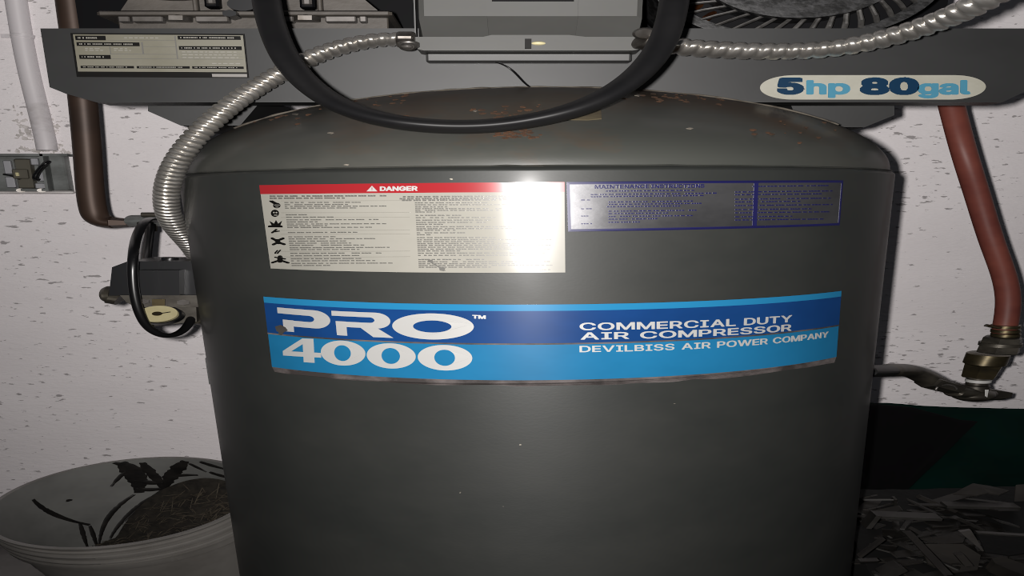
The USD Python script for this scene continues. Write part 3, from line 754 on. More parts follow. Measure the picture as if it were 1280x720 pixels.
part(pump, 'crankcase_rib', bx((pu(398, 0)[0], YP - .008, pz(20)), (pu(404, 0)[0], YP + .02, pz(-30)), .001), M['cast'])
part(pump, 'sight_port', bx((pu(259, 0)[0], YP - .012, pz(12)), (pu(277, 0)[0], YP + .02, pz(-20)), .002), M['guard'])
part(pump, 'sight_glass', bx((pu(263, 0)[0], YP - .015, pz(9)), (pu(274, 0)[0], YP + .0, pz(-16)), .002), M['machined'])
part(pump, 'sight_port', bx((pu(377, 0)[0], YP - .012, pz(13)), (pu(396, 0)[0], YP + .02, pz(-20)), .002), M['guard'])
part(pump, 'sight_glass', bx((pu(381, 0)[0], YP - .015, pz(10)), (pu(393, 0)[0], YP + .0, pz(-16)), .002), M['machined'])
part(pump, 'base_flange', bx((pu(128, 0)[0], YP - .02, pz(25.5)), (pu(492, 0)[0], 1.09, pz(17.5)), .003), M['cast'])
part(pump, 'foot', bx((pu(150, 0)[0], YP - .012, bt), (pu(486, 0)[0], 1.09, pz(24)), .001), M['cast'])
for a, b in ((155, 169), (172, 210), (250, 291), (357, 371), (410, 448), (452, 461)):
    part(pump, 'machined_pad', bx((pu(a, 0)[0], YP - .022, pz(32.5)), (pu(b, 0)[0], YP + .01, pz(25.5)), .001), M['machined'])
for xx in (231, 388):
    part(pump, 'bolt', [sweep_hard([pu(xx, 31.0) + [0, -.016, 0], pu(xx, 25.5) * [1, 1, 1] + [0, -.016, 0]], [.011, .011], 6), sph(pu(xx, 27) + [0, -.018, 0], .006, 2)], M['dullsteel'])
part(pump, 'drain_plug', [sweep_hard([pu(298, 24) + [0, .02, 0], pu(298, 24) + [0, -.03, 0]], [.007, .006], 6), sweep_hard([pu(310, 10) + [0, .02, 0], pu(310, 10) + [0, -.02, 0]], [.012, .012], 16)], M['switch'])
# motor: an end-on round motor, slots in its end bell
YM = .955
mc = P(1003, -37, YM)
mr = .1165
def ring(r0, r1, y0, y1, n=72, a0=0, a1=2 * math.pi):
    pr = [(r0, y0), (r1, y0), (r1, y1), (r0, y1), (r0, y0)]
    m = lathe(pr, (0, 0, 0), n)
    v = m.vertices.copy()
    m.vertices = np.column_stack([v[:, 0] + mc[0], v[:, 2], v[:, 1] + mc[2]])
    if m.volume < 0:
        m.invert()
    return m
mo = part(comp, 'motor', ring(.001, mr - .006, YM + .026, 1.09), M['guard'], smooth=30, label='round motor seen end on at the right of the beam')
part(mo, 'end_bell', [ring(.001, .077, YM, YM + .03), ring(.06, .08, YM - .004, YM + .03)], M['motor'], smooth=30)
part(mo, 'outer_ring', ring(mr - .012, mr, YM + .012, YM + .1), M['motor'], smooth=30)
for k in range(44):
    a = 2 * math.pi * k / 44
    if math.sin(a) > .1:
        continue
    d = np.array([math.cos(a + .10), 0, math.sin(a + .10)])
    e = np.array([math.cos(a - .06), 0, math.sin(a - .06)])
    p0, p1 = mc + d * .077, mc + e * (mr - .004)
    p0[1] = YM + .006
    p1[1] = YM + .018
    part(mo, 'cooling_rib', sweep_hard([p0, (p0 + p1) / 2 + [0, -.004, 0], p1], [.0022, .0026, .0024], 8), M['ribmetal'])
for k, a in enumerate(np.linspace(math.radians(198), math.radians(342), 26)):
    d = np.array([math.cos(a), 0, math.sin(a)])
    o = np.array([-d[2], 0, d[0]])
    p = mc + d * .096
    p[1] = YM + .03
    part(mo, 'winding', sweep_hard([p - d * .014 - o * .004, p + [0, -.006 if k in (3, 5) else .002, 0], p + d * .012 + o * .004], [.0035, .0045, .0035], 8), M['winding' if k in (3, 5) else 'dullwinding'])
part(mo, 'motor_foot', bx((mc[0] - .09, YM + .05, bt), (mc[0] + .09, 1.09, bt + .012), .002), M['motor'])

# ---- discharge pipe on the left (stiff copper pipe with flare fittings)
YD = 1.18
pts = [P(84, -60, YD), P(88, 0, YD), P(96, 60, YD), P(104, 130, YD), P(110, 200, YD), P(113.5, 245, YD)]
pts += [P(116.5, 262, YD), P(121, 271.5, YD), P(129, 276.5, YD), P(140, 277.8, YD)]
dp = part(comp, 'discharge_pipe', sweep(spline(pts, .004), .0142, 28), M['copper'], smooth=60, label='brown copper discharge pipe down the left side')
ys = lambda px, py, Y=YD: P(px, py, Y)
part(dp, 'flare_nut', rod(ys(136, 278), ys(163, 278.5), .0135, 6, .0095, bev=.002), M['copper'], smooth=20)
part(dp, 'coupling', [rod(ys(162, 277.5), ys(168, 277.5), .0125, 24, bev=.002), rod(ys(165, 276.0), ys(262, 275.5, 1.14), .0138, 24, bev=.002)], M['boxsteel'], smooth=30)
part(dp, 'elbow_fitting', [rod(ys(184, 277, 1.16), ys(184, 290, 1.16), .010, 16, bev=.002), rod(ys(178, 268.5, 1.16), ys(203, 268.5, 1.16), .006, 16)], M['bronze'], smooth=30)

# ---- pressure switch at the tank's left flank
YS = .975
sp = lambda px, py, Y=YS: P(px, py, Y)
def blk(front, Y0, Y1, bev=0, back=1.0):
    c = np.mean([P(x, y, Y0) for x, y in front], 0)
    pts = []
    for x, y in front:
        p = P(x, y, Y0)
        pts += [p, [c[0] + (p[0] - c[0]) * back, Y1, c[2] + (p[2] - c[2]) * back]]
    return hull(pts)
psw = part(comp, 'pressure_switch', [blk([(172, 338), (224, 338), (224, 369), (172, 369)], YS, YS + .03), blk([(140, 334), (160, 326.5), (243, 326.5), (246, 334), (246, 369.5), (136, 369.5)], YS + .016, YS + .09)], M['switch'], smooth=20, label='black pressure switch at the left side of the tank')
part(psw, 'cover_screw', rod(sp(212, 327, YS + .04), sp(212, 321.5, YS + .04), .008, 12, bev=.001), M['switch'])
part(psw, 'base_casting', [blk([(150, 369), (248, 369), (250, 384), (170, 384), (158, 378)], YS + .012, YS + .09), blk([(166, 378), (245, 382), (246, 402), (190, 408), (178, 400)], YS + .03, YS + .085)], M['switchbase'], smooth=25)
part(psw, 'side_port', [rod(sp(131, 368, YS + .05), sp(142, 368, YS + .05), .018, 20, bev=.003), rod(sp(140, 371, YS + .05), sp(152, 373, YS + .05), .015, 20)], M['bronze'], smooth=30)
def tilt_disc(c, r, h, n=40, sub=None):
    """flat round gauge that faces down towards the viewer"""
    m = trimesh.creation.cylinder(radius=r, height=h, sections=n)
    m.apply_transform(trimesh.transformations.rotation_matrix(math.radians(58), (1, 0, 0)))
    m.apply_translation(c)
    return m
gc = sp(199, 394, YS + .004)
part(psw, 'gauge_rim', tilt_disc(gc + [0, .004, -.001], .0200, .010), M['switch'], smooth=30)
part(psw, 'gauge_face', tilt_disc(gc + [0, -.001, .002], .0178, .008), M['dial'], smooth=30, label='yellowed round gauge face')
part(psw, 'gauge_hub', tilt_disc(gc + [0, -.0035, .0035], .0045, .005, 20), M['brass'], smooth=30)
part(psw, 'gauge_needle', [hull([gc + np.array(o) for o in ((-.002, -.0080, .0045), (.011, -.0020, .0085), (.0115, -.0030, .0070), (-.0015, -.0090, .0030), (.002, -.0050, .0045))])], M['bronze'])
part(psw, 'bolt', rod(sp(180, 377, YS - .002), sp(180, 377, YS + .02), .005, 6), M['machined'])
part(psw, 'bolt', rod(sp(229, 378, YS - .002), sp(229, 378, YS + .02), .006, 6), M['machined'])
part(psw, 'brass_block', blk([(190, 374), (206, 374), (206, 382), (190, 382)], YS + .010, YS + .04), M['brass'])
part(psw, 'nipple', [rod(sp(236, 392, YS + .05), P(262, 392, 1.05), .012, 20), rod(sp(243, 400, YS + .04), P(262, 404, 1.05), .008, 16)], M['bronze'], smooth=30)
ut = [P(196, 276, 1.13), P(190, 274.5, 1.09), P(181, 278, 1.03), P(172, 293, .985), P(167, 315, .957), P(166, 345, .95), P(169, 372, .95), P(177, 397, .953), P(190, 413, .96), P(206, 419.5, .97), P(222, 417, .985), P(235, 406, 1.0), P(242, 390, 1.015), P(246, 380, 1.03)]
part(comp, 'unloader_tube', sweep(spline(ut, .003), .0047, 16), M['tube'], smooth=60, label='thin black tube looped round the pressure switch')
ut2 = [P(188, 280, 1.12), P(186, 300, 1.1), P(184, 318, 1.08), P(184, 332, 1.05)]
part(comp, 'unloader_tube', sweep(spline(ut2, .003), .0045, 16), M['tube'], smooth=60)

# ---- outlet valve at the tank's right flank
YO = 1.13
op = lambda px, py, Y=YO: P(px, py, Y)
ov = part(comp, 'outlet_valve', sweep(spline([P(1080, 464, 1.03), op(1100, 463.5, 1.06), op(1120, 462.5, 1.10), op(1138, 464, 1.12), op(1155, 471, 1.13), op(1175, 481, 1.14)], .003), lambda L, a: np.full(len(a), .0088 + .0062 * min(1, max(0, (L - .045) / .03))), 20), M['bronze'], smooth=40, label='dirty bronze outlet valve on the right of the tank')
part(ov, 'tank_boss', rod(P(1078, 464, 1.0), op(1108, 463.5, 1.065), .0135, 24, bev=.002), M['beamdark'], smooth=30)
part(ov, 'valve_nut', rod(op(1158, 476, 1.125), op(1194, 486, 1.15), .0165, 6, .0145, bev=.003), M['bronze'], smooth=20)
part(ov, 'valve_ring', sweep(np.array([op(1183 + 13 * math.sin(a), 487 - 6 * math.cos(a), 1.118) for a in np.linspace(-1.9, 1.5, 16)]), .0015, 8), M['machined'])
part(ov, 'tee', [sph(op(1216, 493, 1.17), .021, 3, (1.15, 1, .85)), rod(op(1190, 489, 1.15), op(1236, 493, 1.18), .0135, 24, bev=.003), rod(op(1216, 498, 1.17), op(1221, 480, 1.17), .0145, 24, bev=.003)], M['bronze'], smooth=40)
part(ov, 'valve_handle', hull([op(1230, 484, 1.17), op(1238, 487, 1.17), op(1266, 491, 1.19), op(1264, 497, 1.19), op(1252, 500, 1.19), op(1232, 500, 1.17), op(1236, 488, 1.185), op(1262, 493, 1.2), op(1255, 499, 1.2)]), M['bronze'], smooth=20)
part(ov, 'nipple', rod(op(1219, 492, 1.17), op(1224, 466, 1.17), .0122, 24), M['bronze'], smooth=30)
for y, x in ((486.5, 1219.5), (475.5, 1223)):
    part(ov, 'thread_tape', rod(op(x - .4, y + 2.0, 1.17), op(x + .4, y - 2.0, 1.17), .0137, 28, bev=.001), M['tape'], smooth=30)
part(ov, 'thread_tape', hull([op(1231, 487, 1.15), op(1236, 487, 1.15), op(1234, 497, 1.15), op(1231, 496, 1.15), op(1233, 490, 1.16)]), M['tape'])
part(ov, 'coupling', [rod(op(1222.5, 472, 1.17), op(1231, 454, 1.17), .0190, 6, .0215, bev=.002), rod(op(1230, 456, 1.17), op(1236, 441, 1.17), .0225, 24, bev=.003)], M['brass'], smooth=25, label='olive brass coupling below the red hose')

def on_head(px, py):
    o, d = to_tank(C), ray(px, py) @ _Ry
    for t in np.linspace(.6, 1.3, 6000):
        h = o + d * t
        q = ((h[0] - TANK[0]) ** 2 + (h[1] - TANK[1]) ** 2) / HR ** 2
        if h[2] < ZS:
            q0 = q
        else:
            q0 = q + ((h[2] - ZS - .004) / (HH - .004)) ** 2
        if q0 < 1:
            return from_tank(h)
    return None


# ---------------------------------------------------------------- hoses and conduits
YR = 1.125
rp_ = lambda px, py, Y=YR: P(px, py, Y)
rh = thing('red_air_hose', rp_(1236, 442), 'red rubber air hose running down the white wall to a brass coupling', 'hose')
part(rh, 'hose', sweep(spline([rp_(1178, 60, 1.15), rp_(1181, 95, 1.145), rp_(1189, 130, 1.14), rp_(1205, 190), rp_(1222, 245), rp_(1241, 305), rp_(1255, 345), rp_(1260, 372), rp_(1259, 393), rp_(1255, 416)], .004), .0125, 28), M['redrubber'], smooth=60)
cl = [rod(rp_(1256.5, y + 2.2), rp_(1257.5, y - 2.2), .0147, 28, bev=.001) for y in (408, 413.5, 418.5)]
part(rh, 'hose_clamp', cl + [rod(rp_(1232, 406.5, 1.11), rp_(1250, 410, 1.11), .0032, 10)], M['brass'], smooth=30)
part(rh, 'swivel_nut', [rod(rp_(1247, 441), rp_(1254, 421), .0225, 6, .0205, bev=.002), rod(rp_(1250, 432), rp_(1251, 428), .0215, 28)], M['bronze'], smooth=20)

YH = .742
hp_ = lambda px, py, Y=YH: P(px, py, Y)
bh = thing('black_hose', hp_(590, 158), 'thick black rubber hose hanging in a loop before the grey starter box', 'hose')
loop = [P(330, -160, .90), P(331, -60, .86), hp_(333, 0, .83), hp_(341, 35, .81), hp_(361, 78, .79), hp_(396, 114, .775), hp_(446, 140, .755), hp_(510, 154.5), hp_(580, 158.5), hp_(640, 154.3), hp_(700, 142.5), hp_(760, 119, .752), hp_(808, 82, .77), hp_(832, 44, .785), hp_(843, 0, .80), P(848, -60, .84), P(850, -160, .88)]
part(bh, 'hose', sweep(spline(loop, .004), .0098, 28), M['rubber'], smooth=60)
for i, q in ((0, loop[0]), (1, loop[-1])):
    part(bh, 'end_fitting', rod(q + [0, -.012, -.01], q + [0, .08, .03], .012, 6, bev=.002), M['dullsteel'], smooth=20)


def ribbed(pts, r, pitch, name, base, label):
    t = thing(name, base, label, 'conduit')
    tw = lambda L, a: r * (1 + .10 * np.cos(2 * math.pi * (L / pitch) + a) - .04 * np.cos(4 * math.pi * L / pitch + 2 * a))
    part(t, 'ribbed_sleeve', sweep(spline(pts, pitch / 9), tw, 28), M['steel'], smooth=60)
    return t


c1 = [P(500, 49.5, .893), P(470, 50.5, .893), P(430, 58, .893), P(385, 74, .893), P(338, 99, .893), P(300, 123, .885), P(264, 152, .875), P(232, 186, .88), P(213, 220, .90), P(208, 248, .925), P(213, 274, .96), P(226, 293, .995), P(242, 312, 1.03), P(252, 330, 1.05)]
cd1 = ribbed(c1, .0102, .0082, 'flexible_conduit', P(240, 320, 1.03), 'shiny ribbed metal conduit curving from the starter box down the left of the tank')
part(cd1, 'connector', [rod(P(496, 49.5, .893), P(519, 49.5, .893), .0125, 20, bev=.002), rod(P(510, 58.5, .87), P(510, 58.5, .905), .0065, 20, bev=.002), rod(P(510, 52, .88), P(510, 60, .88), .008, 16, bev=.002)], M['dullsteel'], smooth=30)
part(cd1, 'connector_screw', sph(P(509, 58.5, .868), .004, 2), M['machined'])
c2 = [P(812, 53, .885), P(838, 57, .885), P(880, 61, .885), P(930, 63.5, .885), P(985, 64, .885), P(1040, 60.5, .88), P(1090, 52, .87), P(1135, 40, .855), P(1180, 24, .835), P(1222, 5, .81), P(1262, -18, .80), P(1300, -50, .82), P(1318, -95, .88), P(1290, -135, .97), P(1225, -150, 1.06)]
cd2 = ribbed(c2, .0125, .0106, 'flexible_conduit', P(838, 57, .885), 'thick ribbed metal conduit rising to the upper right corner above the oval decal')
part(cd2, 'connector', [rod(P(800, 50, .88), P(818, 53.5, .885), .0135, 20, bev=.002), rod(P(806, 42, .87), P(806, 42, .90), .009, 16, bev=.002)], M['dullsteel'], smooth=30)

# ---------------------------------------------------------------- on the wall, left
wc = thing('painted_conduit', P(60, 188, YW - .02), 'white painted conduit running down the wall to the outlet box', 'conduit')
part(wc, 'pipe', sweep(spline([P(8, -80, YW - .004), P(20, 0, YW - .004), P(34, 80, YW - .004), P(46, 130, YW - .005), P(56, 172, YW - .009), P(59, 188, YW - .010)], .006), .0125, 24), M['pipepaint'], smooth=60)
part(wc, 'pipe_strap', [rod(P(28, 47, YW - .004), P(29, 43, YW - .004), .0135, 24), bx(P(3, 47.5, YW) - [0, .004, 0], P(40, 43, YW) + [0, -.0005, 0])], M['pipepaint'], smooth=30)
jb = thing('outlet_box', P(40, 240, YW), 'open galvanised outlet box with a bare receptacle set low on the wall', 'outlet box')
wp = lambda px, py, d=0.0: P(px, py, YW - d)
def wb(x0_, y0_, x1_, y1_, d0, d1, bev=0):
    a, b = wp(x0_, y0_), wp(x1_, y1_)
    return bx((a[0], YW - d1, min(a[2], b[2])), (b[0], YW - d0, max(a[2], b[2])), bev)
part(jb, 'box_shell', [wb(-40, 193, 93, 239, .0, .004), wb(-40, 193, 93, 196, .0, .022), wb(-40, 236, 66, 239, 0, .022), wb(62, 193, 66, 239, 0, .022), wb(-40, 193, -34, 239, 0, .022)], M['boxsteel'], smooth=20)
part(jb, 'side_plate', wb(66, 194, 93, 238, .002, .018, .002), M['boxsteel'], smooth=20)
part(jb, 'plaster_ledge', wb(-40, 238.5, 96, 242.5, 0, .014, .003), M['ledge'], smooth=20)
part(jb, 'receptacle', [wb(24, 199, 50, 236, .002, .020, .003)], M['bakelite'], smooth=20)
part(jb, 'receptacle_face', [wb(25, 212, 46, 224, .018, .026, .002)], M['bakelite'], smooth=20)
part(jb, 'terminal', wb(31, 216, 36, 221, .024, .029, .001), M['dial'])
for q in ((10, 201, 23, 218), (13, 221, 27, 235), (52, 212, 62, 227), (50, 229, 63, 236), (44, 198, 55, 207)):
    part(jb, 'mounting_strap', wb(*q, .010, .018, .002), M['yoke'], smooth=20)
part(jb, 'wire', sweep(spline([wp(52, 208, .022), wp(56, 206, .026), wp(60, 202, .024), wp(50, 212, .026), wp(49, 225, .024)], .003), .0042, 12), M['tube'])
part(jb, 'wire', sweep(spline([wp(6, 218, .016), wp(16, 220, .022), wp(26, 224, .02)], .003), .003, 12), M['tube'])
for xx in (26, 52):
    part(jb, 'screw', rod(wp(xx, 238, .022), wp(xx, 238, .012), .0055, 12), M['dullsteel'])
gr = []
for cx, cy, sx, sy, n, tilt in ((30, 160, 9, 22, 46, .35), (66, 160, 9, 22, 40, .3), (45, 188, 40, 4, 44, 0), (24, 46, 9, 3, 12, 0)):
    for k in range(n):
        x, y = cx + rng.gauss(0, .5) * sx, cy + rng.gauss(0, .5) * sy
        x += (y - cy) * tilt
        o = np.array(P(x, y, YW))[[0, 2]]
        w, h = rng.uniform(.0010, .0042), rng.uniform(.0015, .0065)
        gr.append(Polygon([(o[0] + w * math.cos(a) * rng.uniform(.5, 1.2), o[1] + h * math.sin(a) * rng.uniform(.5, 1.2)) for a in np.linspace(0, 6.28, 9)[:-1]]).buffer(0))
part(jb, 'grime_patch', slab(union_all(gr), -.001, .0005, lambda uv, w: np.column_stack([uv[:, 0], YW - w, uv[:, 1]]), e=9), M['grime'], smooth=False, kind='stuff')

# ---------------------------------------------------------------- the bucket
bc = np.array([-.43846, 1.16259, .31273])
bn = np.array([-.0853, -.2529, 1.0])
bn /= np.linalg.norm(bn)
bu = np.cross([0, 1, 0], bn)
bu /= np.linalg.norm(bu)
bv = np.cross(bn, bu)
bk = thing('bucket', (bc[0], bc[1], 0), 'grimy off-white plastic bucket tilted against the tank, half full of clippings', 'bucket')
BRAD, BH = .150, .262


def tob(m):
    v = m.vertices
    m.vertices = bc + v[:, :1] * bu + v[:, 1:2] * bv + v[:, 2:] * bn
    return m


r_ = lambda z: BRAD - .003 + .06 * z
part(bk, 'bucket_wall', tob(lathe([(0, -BH), (r_(-BH) - .004, -BH), (r_(-BH), -BH + .004), (r_(-.012) + .0008, -.012), (BRAD - .001, -.008), (BRAD + .0005, -.005), (BRAD + .0005, -.0015), (BRAD - .001, 0), (BRAD - .004, 0), (r_(-.002) - .0022, -.001), (r_(-.002) - .0022, -.003)], n=120)), M['bucket'], smooth=40)
part(bk, 'inner_wall', tob(lathe([(0, -BH + .004), (r_(-BH) - .0025, -BH + .004), (r_(-.002) - .0025, -.002), (r_(-.002) - .0005, -.0008)], n=120)), M['inside'], smooth=40)
col = [(r_(-.082) - .001, -.082), (r_(-.082) + .0065, -.082), (r_(-.080) + .0080, -.080), (r_(-.066) + .0080, -.066)]
for z in (-.060, -.038, -.016):
    col += [(r_(z) + .0040, z - .004), (r_(z) + .0040, z), (r_(z) + .0075, z + .003), (r_(z) + .0078, z + .008), (r_(z) + .0072, z + .011), (r_(z) + .0042, z + .013)] if z < -.02 else [(r_(z) + .0036, z - .002), (r_(z) + .001, z + .001)]
part(bk, 'rim_collar', tob(lathe(col, n=140)), M['bucket'], smooth=40)


def inwall(px, py):
    """point on the bucket's inner wall that the photograph shows there"""
    d = ray(px, py)
    o = C - bc
    O, Dv = np.array([o @ bu, o @ bv, o @ bn]), np.array([d @ bu, d @ bv, d @ bn])
    lo, hi = .3, 4.0
    f = lambda t: np.hypot(*(O + Dv * t)[:2]) - (r_((O + Dv * t)[2]) - .0026)
    ts = np.linspace(.8, 1.8, 4000)
    fs = np.array([f(t) for t in ts])
    k = np.where((fs[:-1] < 0) & (fs[1:] >= 0))[0]
    return O + Dv * ts[k[-1] if len(k) else np.argmin(np.abs(fs))]


def streak(pts, w, name='tar_streak'):
    q = np.array([inwall(*p) for p in pts])
    q = spline(q, .004)
    k = len(q)
    ww = np.array([w * (.55 + .45 * math.sin(math.pi * min(1, (i + 1) / (k * .8 + 1)))) * (.75 + .5 * meshkit.noise(np.array([i * .9, w * 100, 1.])))for i in range(k)])
    t = np.gradient(q, axis=0)
    t /= np.linalg.norm(t, axis=1, keepdims=True)
    nrm = np.column_stack([-q[:, 0], -q[:, 1], np.zeros(k)])
    nrm /= np.linalg.norm(nrm, axis=1, keepdims=True)
    s = np.cross(t, nrm)
    def hug(p, off):
        rr = np.hypot(p[:, 0], p[:, 1])
        k_ = (np.array([r_(z) for z in p[:, 2]]) - .0025 - off) / rr
        return np.column_stack([p[:, 0] * k_, p[:, 1] * k_, p[:, 2]])

    v = np.vstack([hug(q + s * ww[:, None], .0003), hug(q, .0014), hug(q - s * ww[:, None], .0003)])
    i = np.arange(k - 1)
    f = np.vstack([np.stack([i, i + 1, i + k + 1], -1), np.stack([i, i + k + 1, i + k], -1), np.stack([i + k, i + k + 1, i + 2 * k + 1], -1), np.stack([i + k, i + 2 * k + 1, i + 2 * k], -1)])
    m = trimesh.Trimesh(v, f, process=False)
    m.invert()
    part(bk, name, tob(m), M['tar'], smooth=60)


for pts, w in (([(41, 624), (52, 634), (68, 643), (90, 651), (112, 656)], .0046), ([(100, 654), (104, 668), (110, 686)], .0040), ([(112, 657), (117, 670), (122, 686)], .0036),
               ([(168, 618), (150, 631), (136, 646), (128, 662), (123, 685)], .0046), ([(196, 618), (176, 630), (158, 646), (143, 664), (134, 685)], .0042), ([(206, 610), (190, 622), (170, 638), (155, 652)], .0034),
               ([(142, 578), (152, 581), (160, 586)], .0050), ([(150, 578), (162, 586), (171, 598), (174, 616)], .0130), ([(158, 588), (148, 598), (139, 608)], .0036), ([(178, 578), (186, 588), (196, 599), (204, 613)], .0075),
               ([(168, 600), (184, 603), (204, 604)], .0080), ([(170, 610), (186, 612), (206, 610)], .0070), ([(232, 576), (222, 586), (212, 598), (205, 614)], .0100), ([(236, 579), (246, 584), (258, 590)], .0040),
               ([(250, 577), (262, 581), (280, 586)], .0060), ([(262, 590), (274, 594), (288, 597)], .0060), ([(214, 596), (230, 594), (248, 594)], .0050), ([(82, 626), (90, 625)], .0040)):
    streak(pts, w)
# the clippings: a sloping mound against the far right side
gz = np.linspace(-1, 1, 60)
G = []
ctrm = (inwall(235, 650) * .55)
from_ = []
px_poly = [(136, 684), (150, 664), (168, 645), (190, 628), (206, 612), (222, 598), (240, 590), (262, 592), (290, 600), (310, 615)]
rimpts = np.array([inwall(*p) for p in px_poly])
# surface spanning from the contact line on the far wall down to the hidden near wall
near = []
for q in rimpts:
    a = math.atan2(q[1], q[0])
    near.append(q)
zfit = np.linalg.lstsq(np.column_stack([rimpts[:, 0], rimpts[:, 1], np.ones(len(rimpts))]), rimpts[:, 2], rcond=None)[0]
pl_ = lambda x, y: zfit[0] * x + zfit[1] * y + zfit[2]
N = 90
uu, vv = np.meshgrid(np.linspace(-1, 1, N), np.linspace(-1, 1, N), indexing='ij')
rad, th_ = np.linspace(0, 1, 40), np.linspace(0, 2 * math.pi, 120, endpoint=False)
V, Fm = [], []
for r in rad:
    for a in th_:
        R0 = r_(-.12) - .004
        x, y = r * R0 * math.cos(a), r * R0 * math.sin(a)
        z = np.clip(pl_(x, y), -BH + .006, -.012) + .006 * (meshkit.fbm(np.array([x * 40, y * 40, 3.]), 3) - .5) * (1 - .3 * r)
        k = (r_(z) - .0045) / R0
        V.append((x * k, y * k, z))
for i in range(len(rad) - 1):
    for j in range(120):
        a, b, c, d = i * 120 + j, (i + 1) * 120 + j, (i + 1) * 120 + (j + 1) % 120, i * 120 + (j + 1) % 120
        Fm += [(a, b, c), (a, c, d)]
V = np.array(V)
mound = tob(trimesh.Trimesh(V.copy(), np.array(Fm), process=False))
straws = []
for k in range(900):
    a, r = rng.uniform(0, 2 * math.pi), math.sqrt(rng.random()) * .9
    x, y = r * .132 * math.cos(a), r * .132 * math.sin(a)
    z0 = np.clip(pl_(x, y), -BH + .006, -.012)
    d = np.array([rng.gauss(0, 1), rng.gauss(0, .6), rng.gauss(0, .12)])
    d /= np.linalg.norm(d)
    L = rng.uniform(.008, .026)
    p0 = np.array([x, y, z0 + .003])
    p1, pm = p0 + d * L, p0 + d * L * .5 + [0, 0, rng.uniform(0, .004)]
    p1[2], pm[2] = max(p1[2], pl_(p1[0], p1[1]) + .002), max(pm[2], pl_(pm[0], pm[1]) + .003)
    if max(np.hypot(*p1[:2]), np.hypot(*p0[:2])) > .136:
        continue
    straws.append(tob(sweep_hard([p0, pm, p1], [.0006, .0009, .0005], 5)))
cl_ = thing('clippings', (bc[0], bc[1], bc[2] - .15), 'dark dry grass clippings heaped in the tilted bucket', 'clippings', kind='stuff')
part(cl_, 'mound', mound, M['debris'], smooth=40, kind='stuff')
part(cl_, 'dry_stalks', straws, M['straw'], smooth=False, kind='stuff')
# faded red label at the left of the bucket, below its bands
lb = []
for z in np.linspace(-.16, -.088, 6):
    for a in np.linspace(math.radians(196), math.radians(222), 14):
        lb.append(((r_(z) + .0008) * math.cos(a), (r_(z) + .0008) * math.sin(a), z))
lb = np.array(lb)
f = [(i * 14 + j, i * 14 + j + 1, (i + 1) * 14 + j + 1) for i in range(5) for j in range(13)] + [(i * 14 + j, (i + 1) * 14 + j + 1, (i + 1) * 14 + j) for i in range(5) for j in range(13)]
part(bk, 'paper_label', tob(trimesh.Trimesh(lb, np.array(f), process=False)), M['redlabel'], smooth=40, label='faded red paper label on the bucket')
bot = bc - bn * BH
solo('timber_offcut', bx((bot[0] - .09, bot[1] + .02, 0), (bot[0] + .09, bot[1] + .10, max(.010, bot[2] - .012)), .003), M['block'], 'rough timber offcut wedged under the back of the bucket', 'wood block')

# ---------------------------------------------------------------- bottom right: tarpaulin and scrap
TB = lambda px, py, Y: P(px, py, Y)
tarp_t = thing('tarpaulin', P(1190, 620, 1.33) * [1, 1, 0], 'dark green tarpaulin draped behind the scrap pile', 'tarpaulin')
def sheet(top, bot, nx=40, nz=30, amp=.006, thick=.002, seed=3):
    V = []
    for i in range(nx + 1):
        s = i / nx
        a = np.array([np.interp(s, np.linspace(0, 1, len(top)), [t[k] for t in top]) for k in range(3)])
        b = np.array([np.interp(s, np.linspace(0, 1, len(bot)), [t[k] for t in bot]) for k in range(3)])
        for j in range(nz + 1):
            t = j / nz
            p = a + (b - a) * t
            p[1] += amp * (meshkit.fbm(np.array([s * 5 + seed, t * 2.5, seed * .7]), 3) - .5) * 2
            V.append(p)
    V = np.array(V)
    B = V + [0, thick, 0]
    F1 = []
    m_ = nz + 1
    for i in range(nx):
        for j in range(nz):
            a, b, c, d = i * m_ + j, (i + 1) * m_ + j, (i + 1) * m_ + j + 1, i * m_ + j + 1
            F1 += [(a, c, b), (a, d, c)]
    F1 = np.array(F1)
    n0 = len(V)
    rim = [i * m_ for i in range(nx + 1)] + [nx * m_ + j for j in range(1, m_)] + [i * m_ + nz for i in range(nx - 1, -1, -1)] + [j for j in range(nz - 1, 0, -1)]
    Fr = []
    for a, b in zip(rim, rim[1:] + rim[:1]):
        Fr += [(a, b, b + n0), (a, b + n0, a + n0)]
    m = trimesh.Trimesh(np.vstack([V, B]), np.vstack([F1, F1[:, ::-1] + n0, Fr]), process=False)
    return m
t0 = [TB(1080, 504, 1.36), TB(1110, 504.5, 1.37), TB(1150, 507.5, 1.37), TB(1200, 510, 1.375), TB(1290, 512, 1.38), TB(1400, 514, 1.385)]
b0 = [[p[0], 1.20, .0] for p in (TB(1060, 700, 1.25), TB(1290, 700, 1.25), TB(1400, 700, 1.25))]
part(tarp_t, 'sheet', sheet(t0, b0), M['tarp'], smooth=60)
t1 = [TB(1078, 504.5, 1.335), TB(1140, 509, 1.345), TB(1200, 525, 1.345), TB(1222, 527, 1.345)]
b1 = [[TB(1062, 650, 1.24)[0], 1.215, TB(1062, 650, 1.24)[2]], [TB(1085, 640, 1.25)[0], 1.225, TB(1085, 640, 1.24)[2]], [TB(1105, 632, 1.25)[0], 1.235, TB(1105, 632, 1.25)[2]]]
part(tarp_t, 'folded_flap', sheet(t1, b1, 24, 24, .003, .002, 9), M['tarpblack'], smooth=60, label='black flap of the sheeting folded over the green')
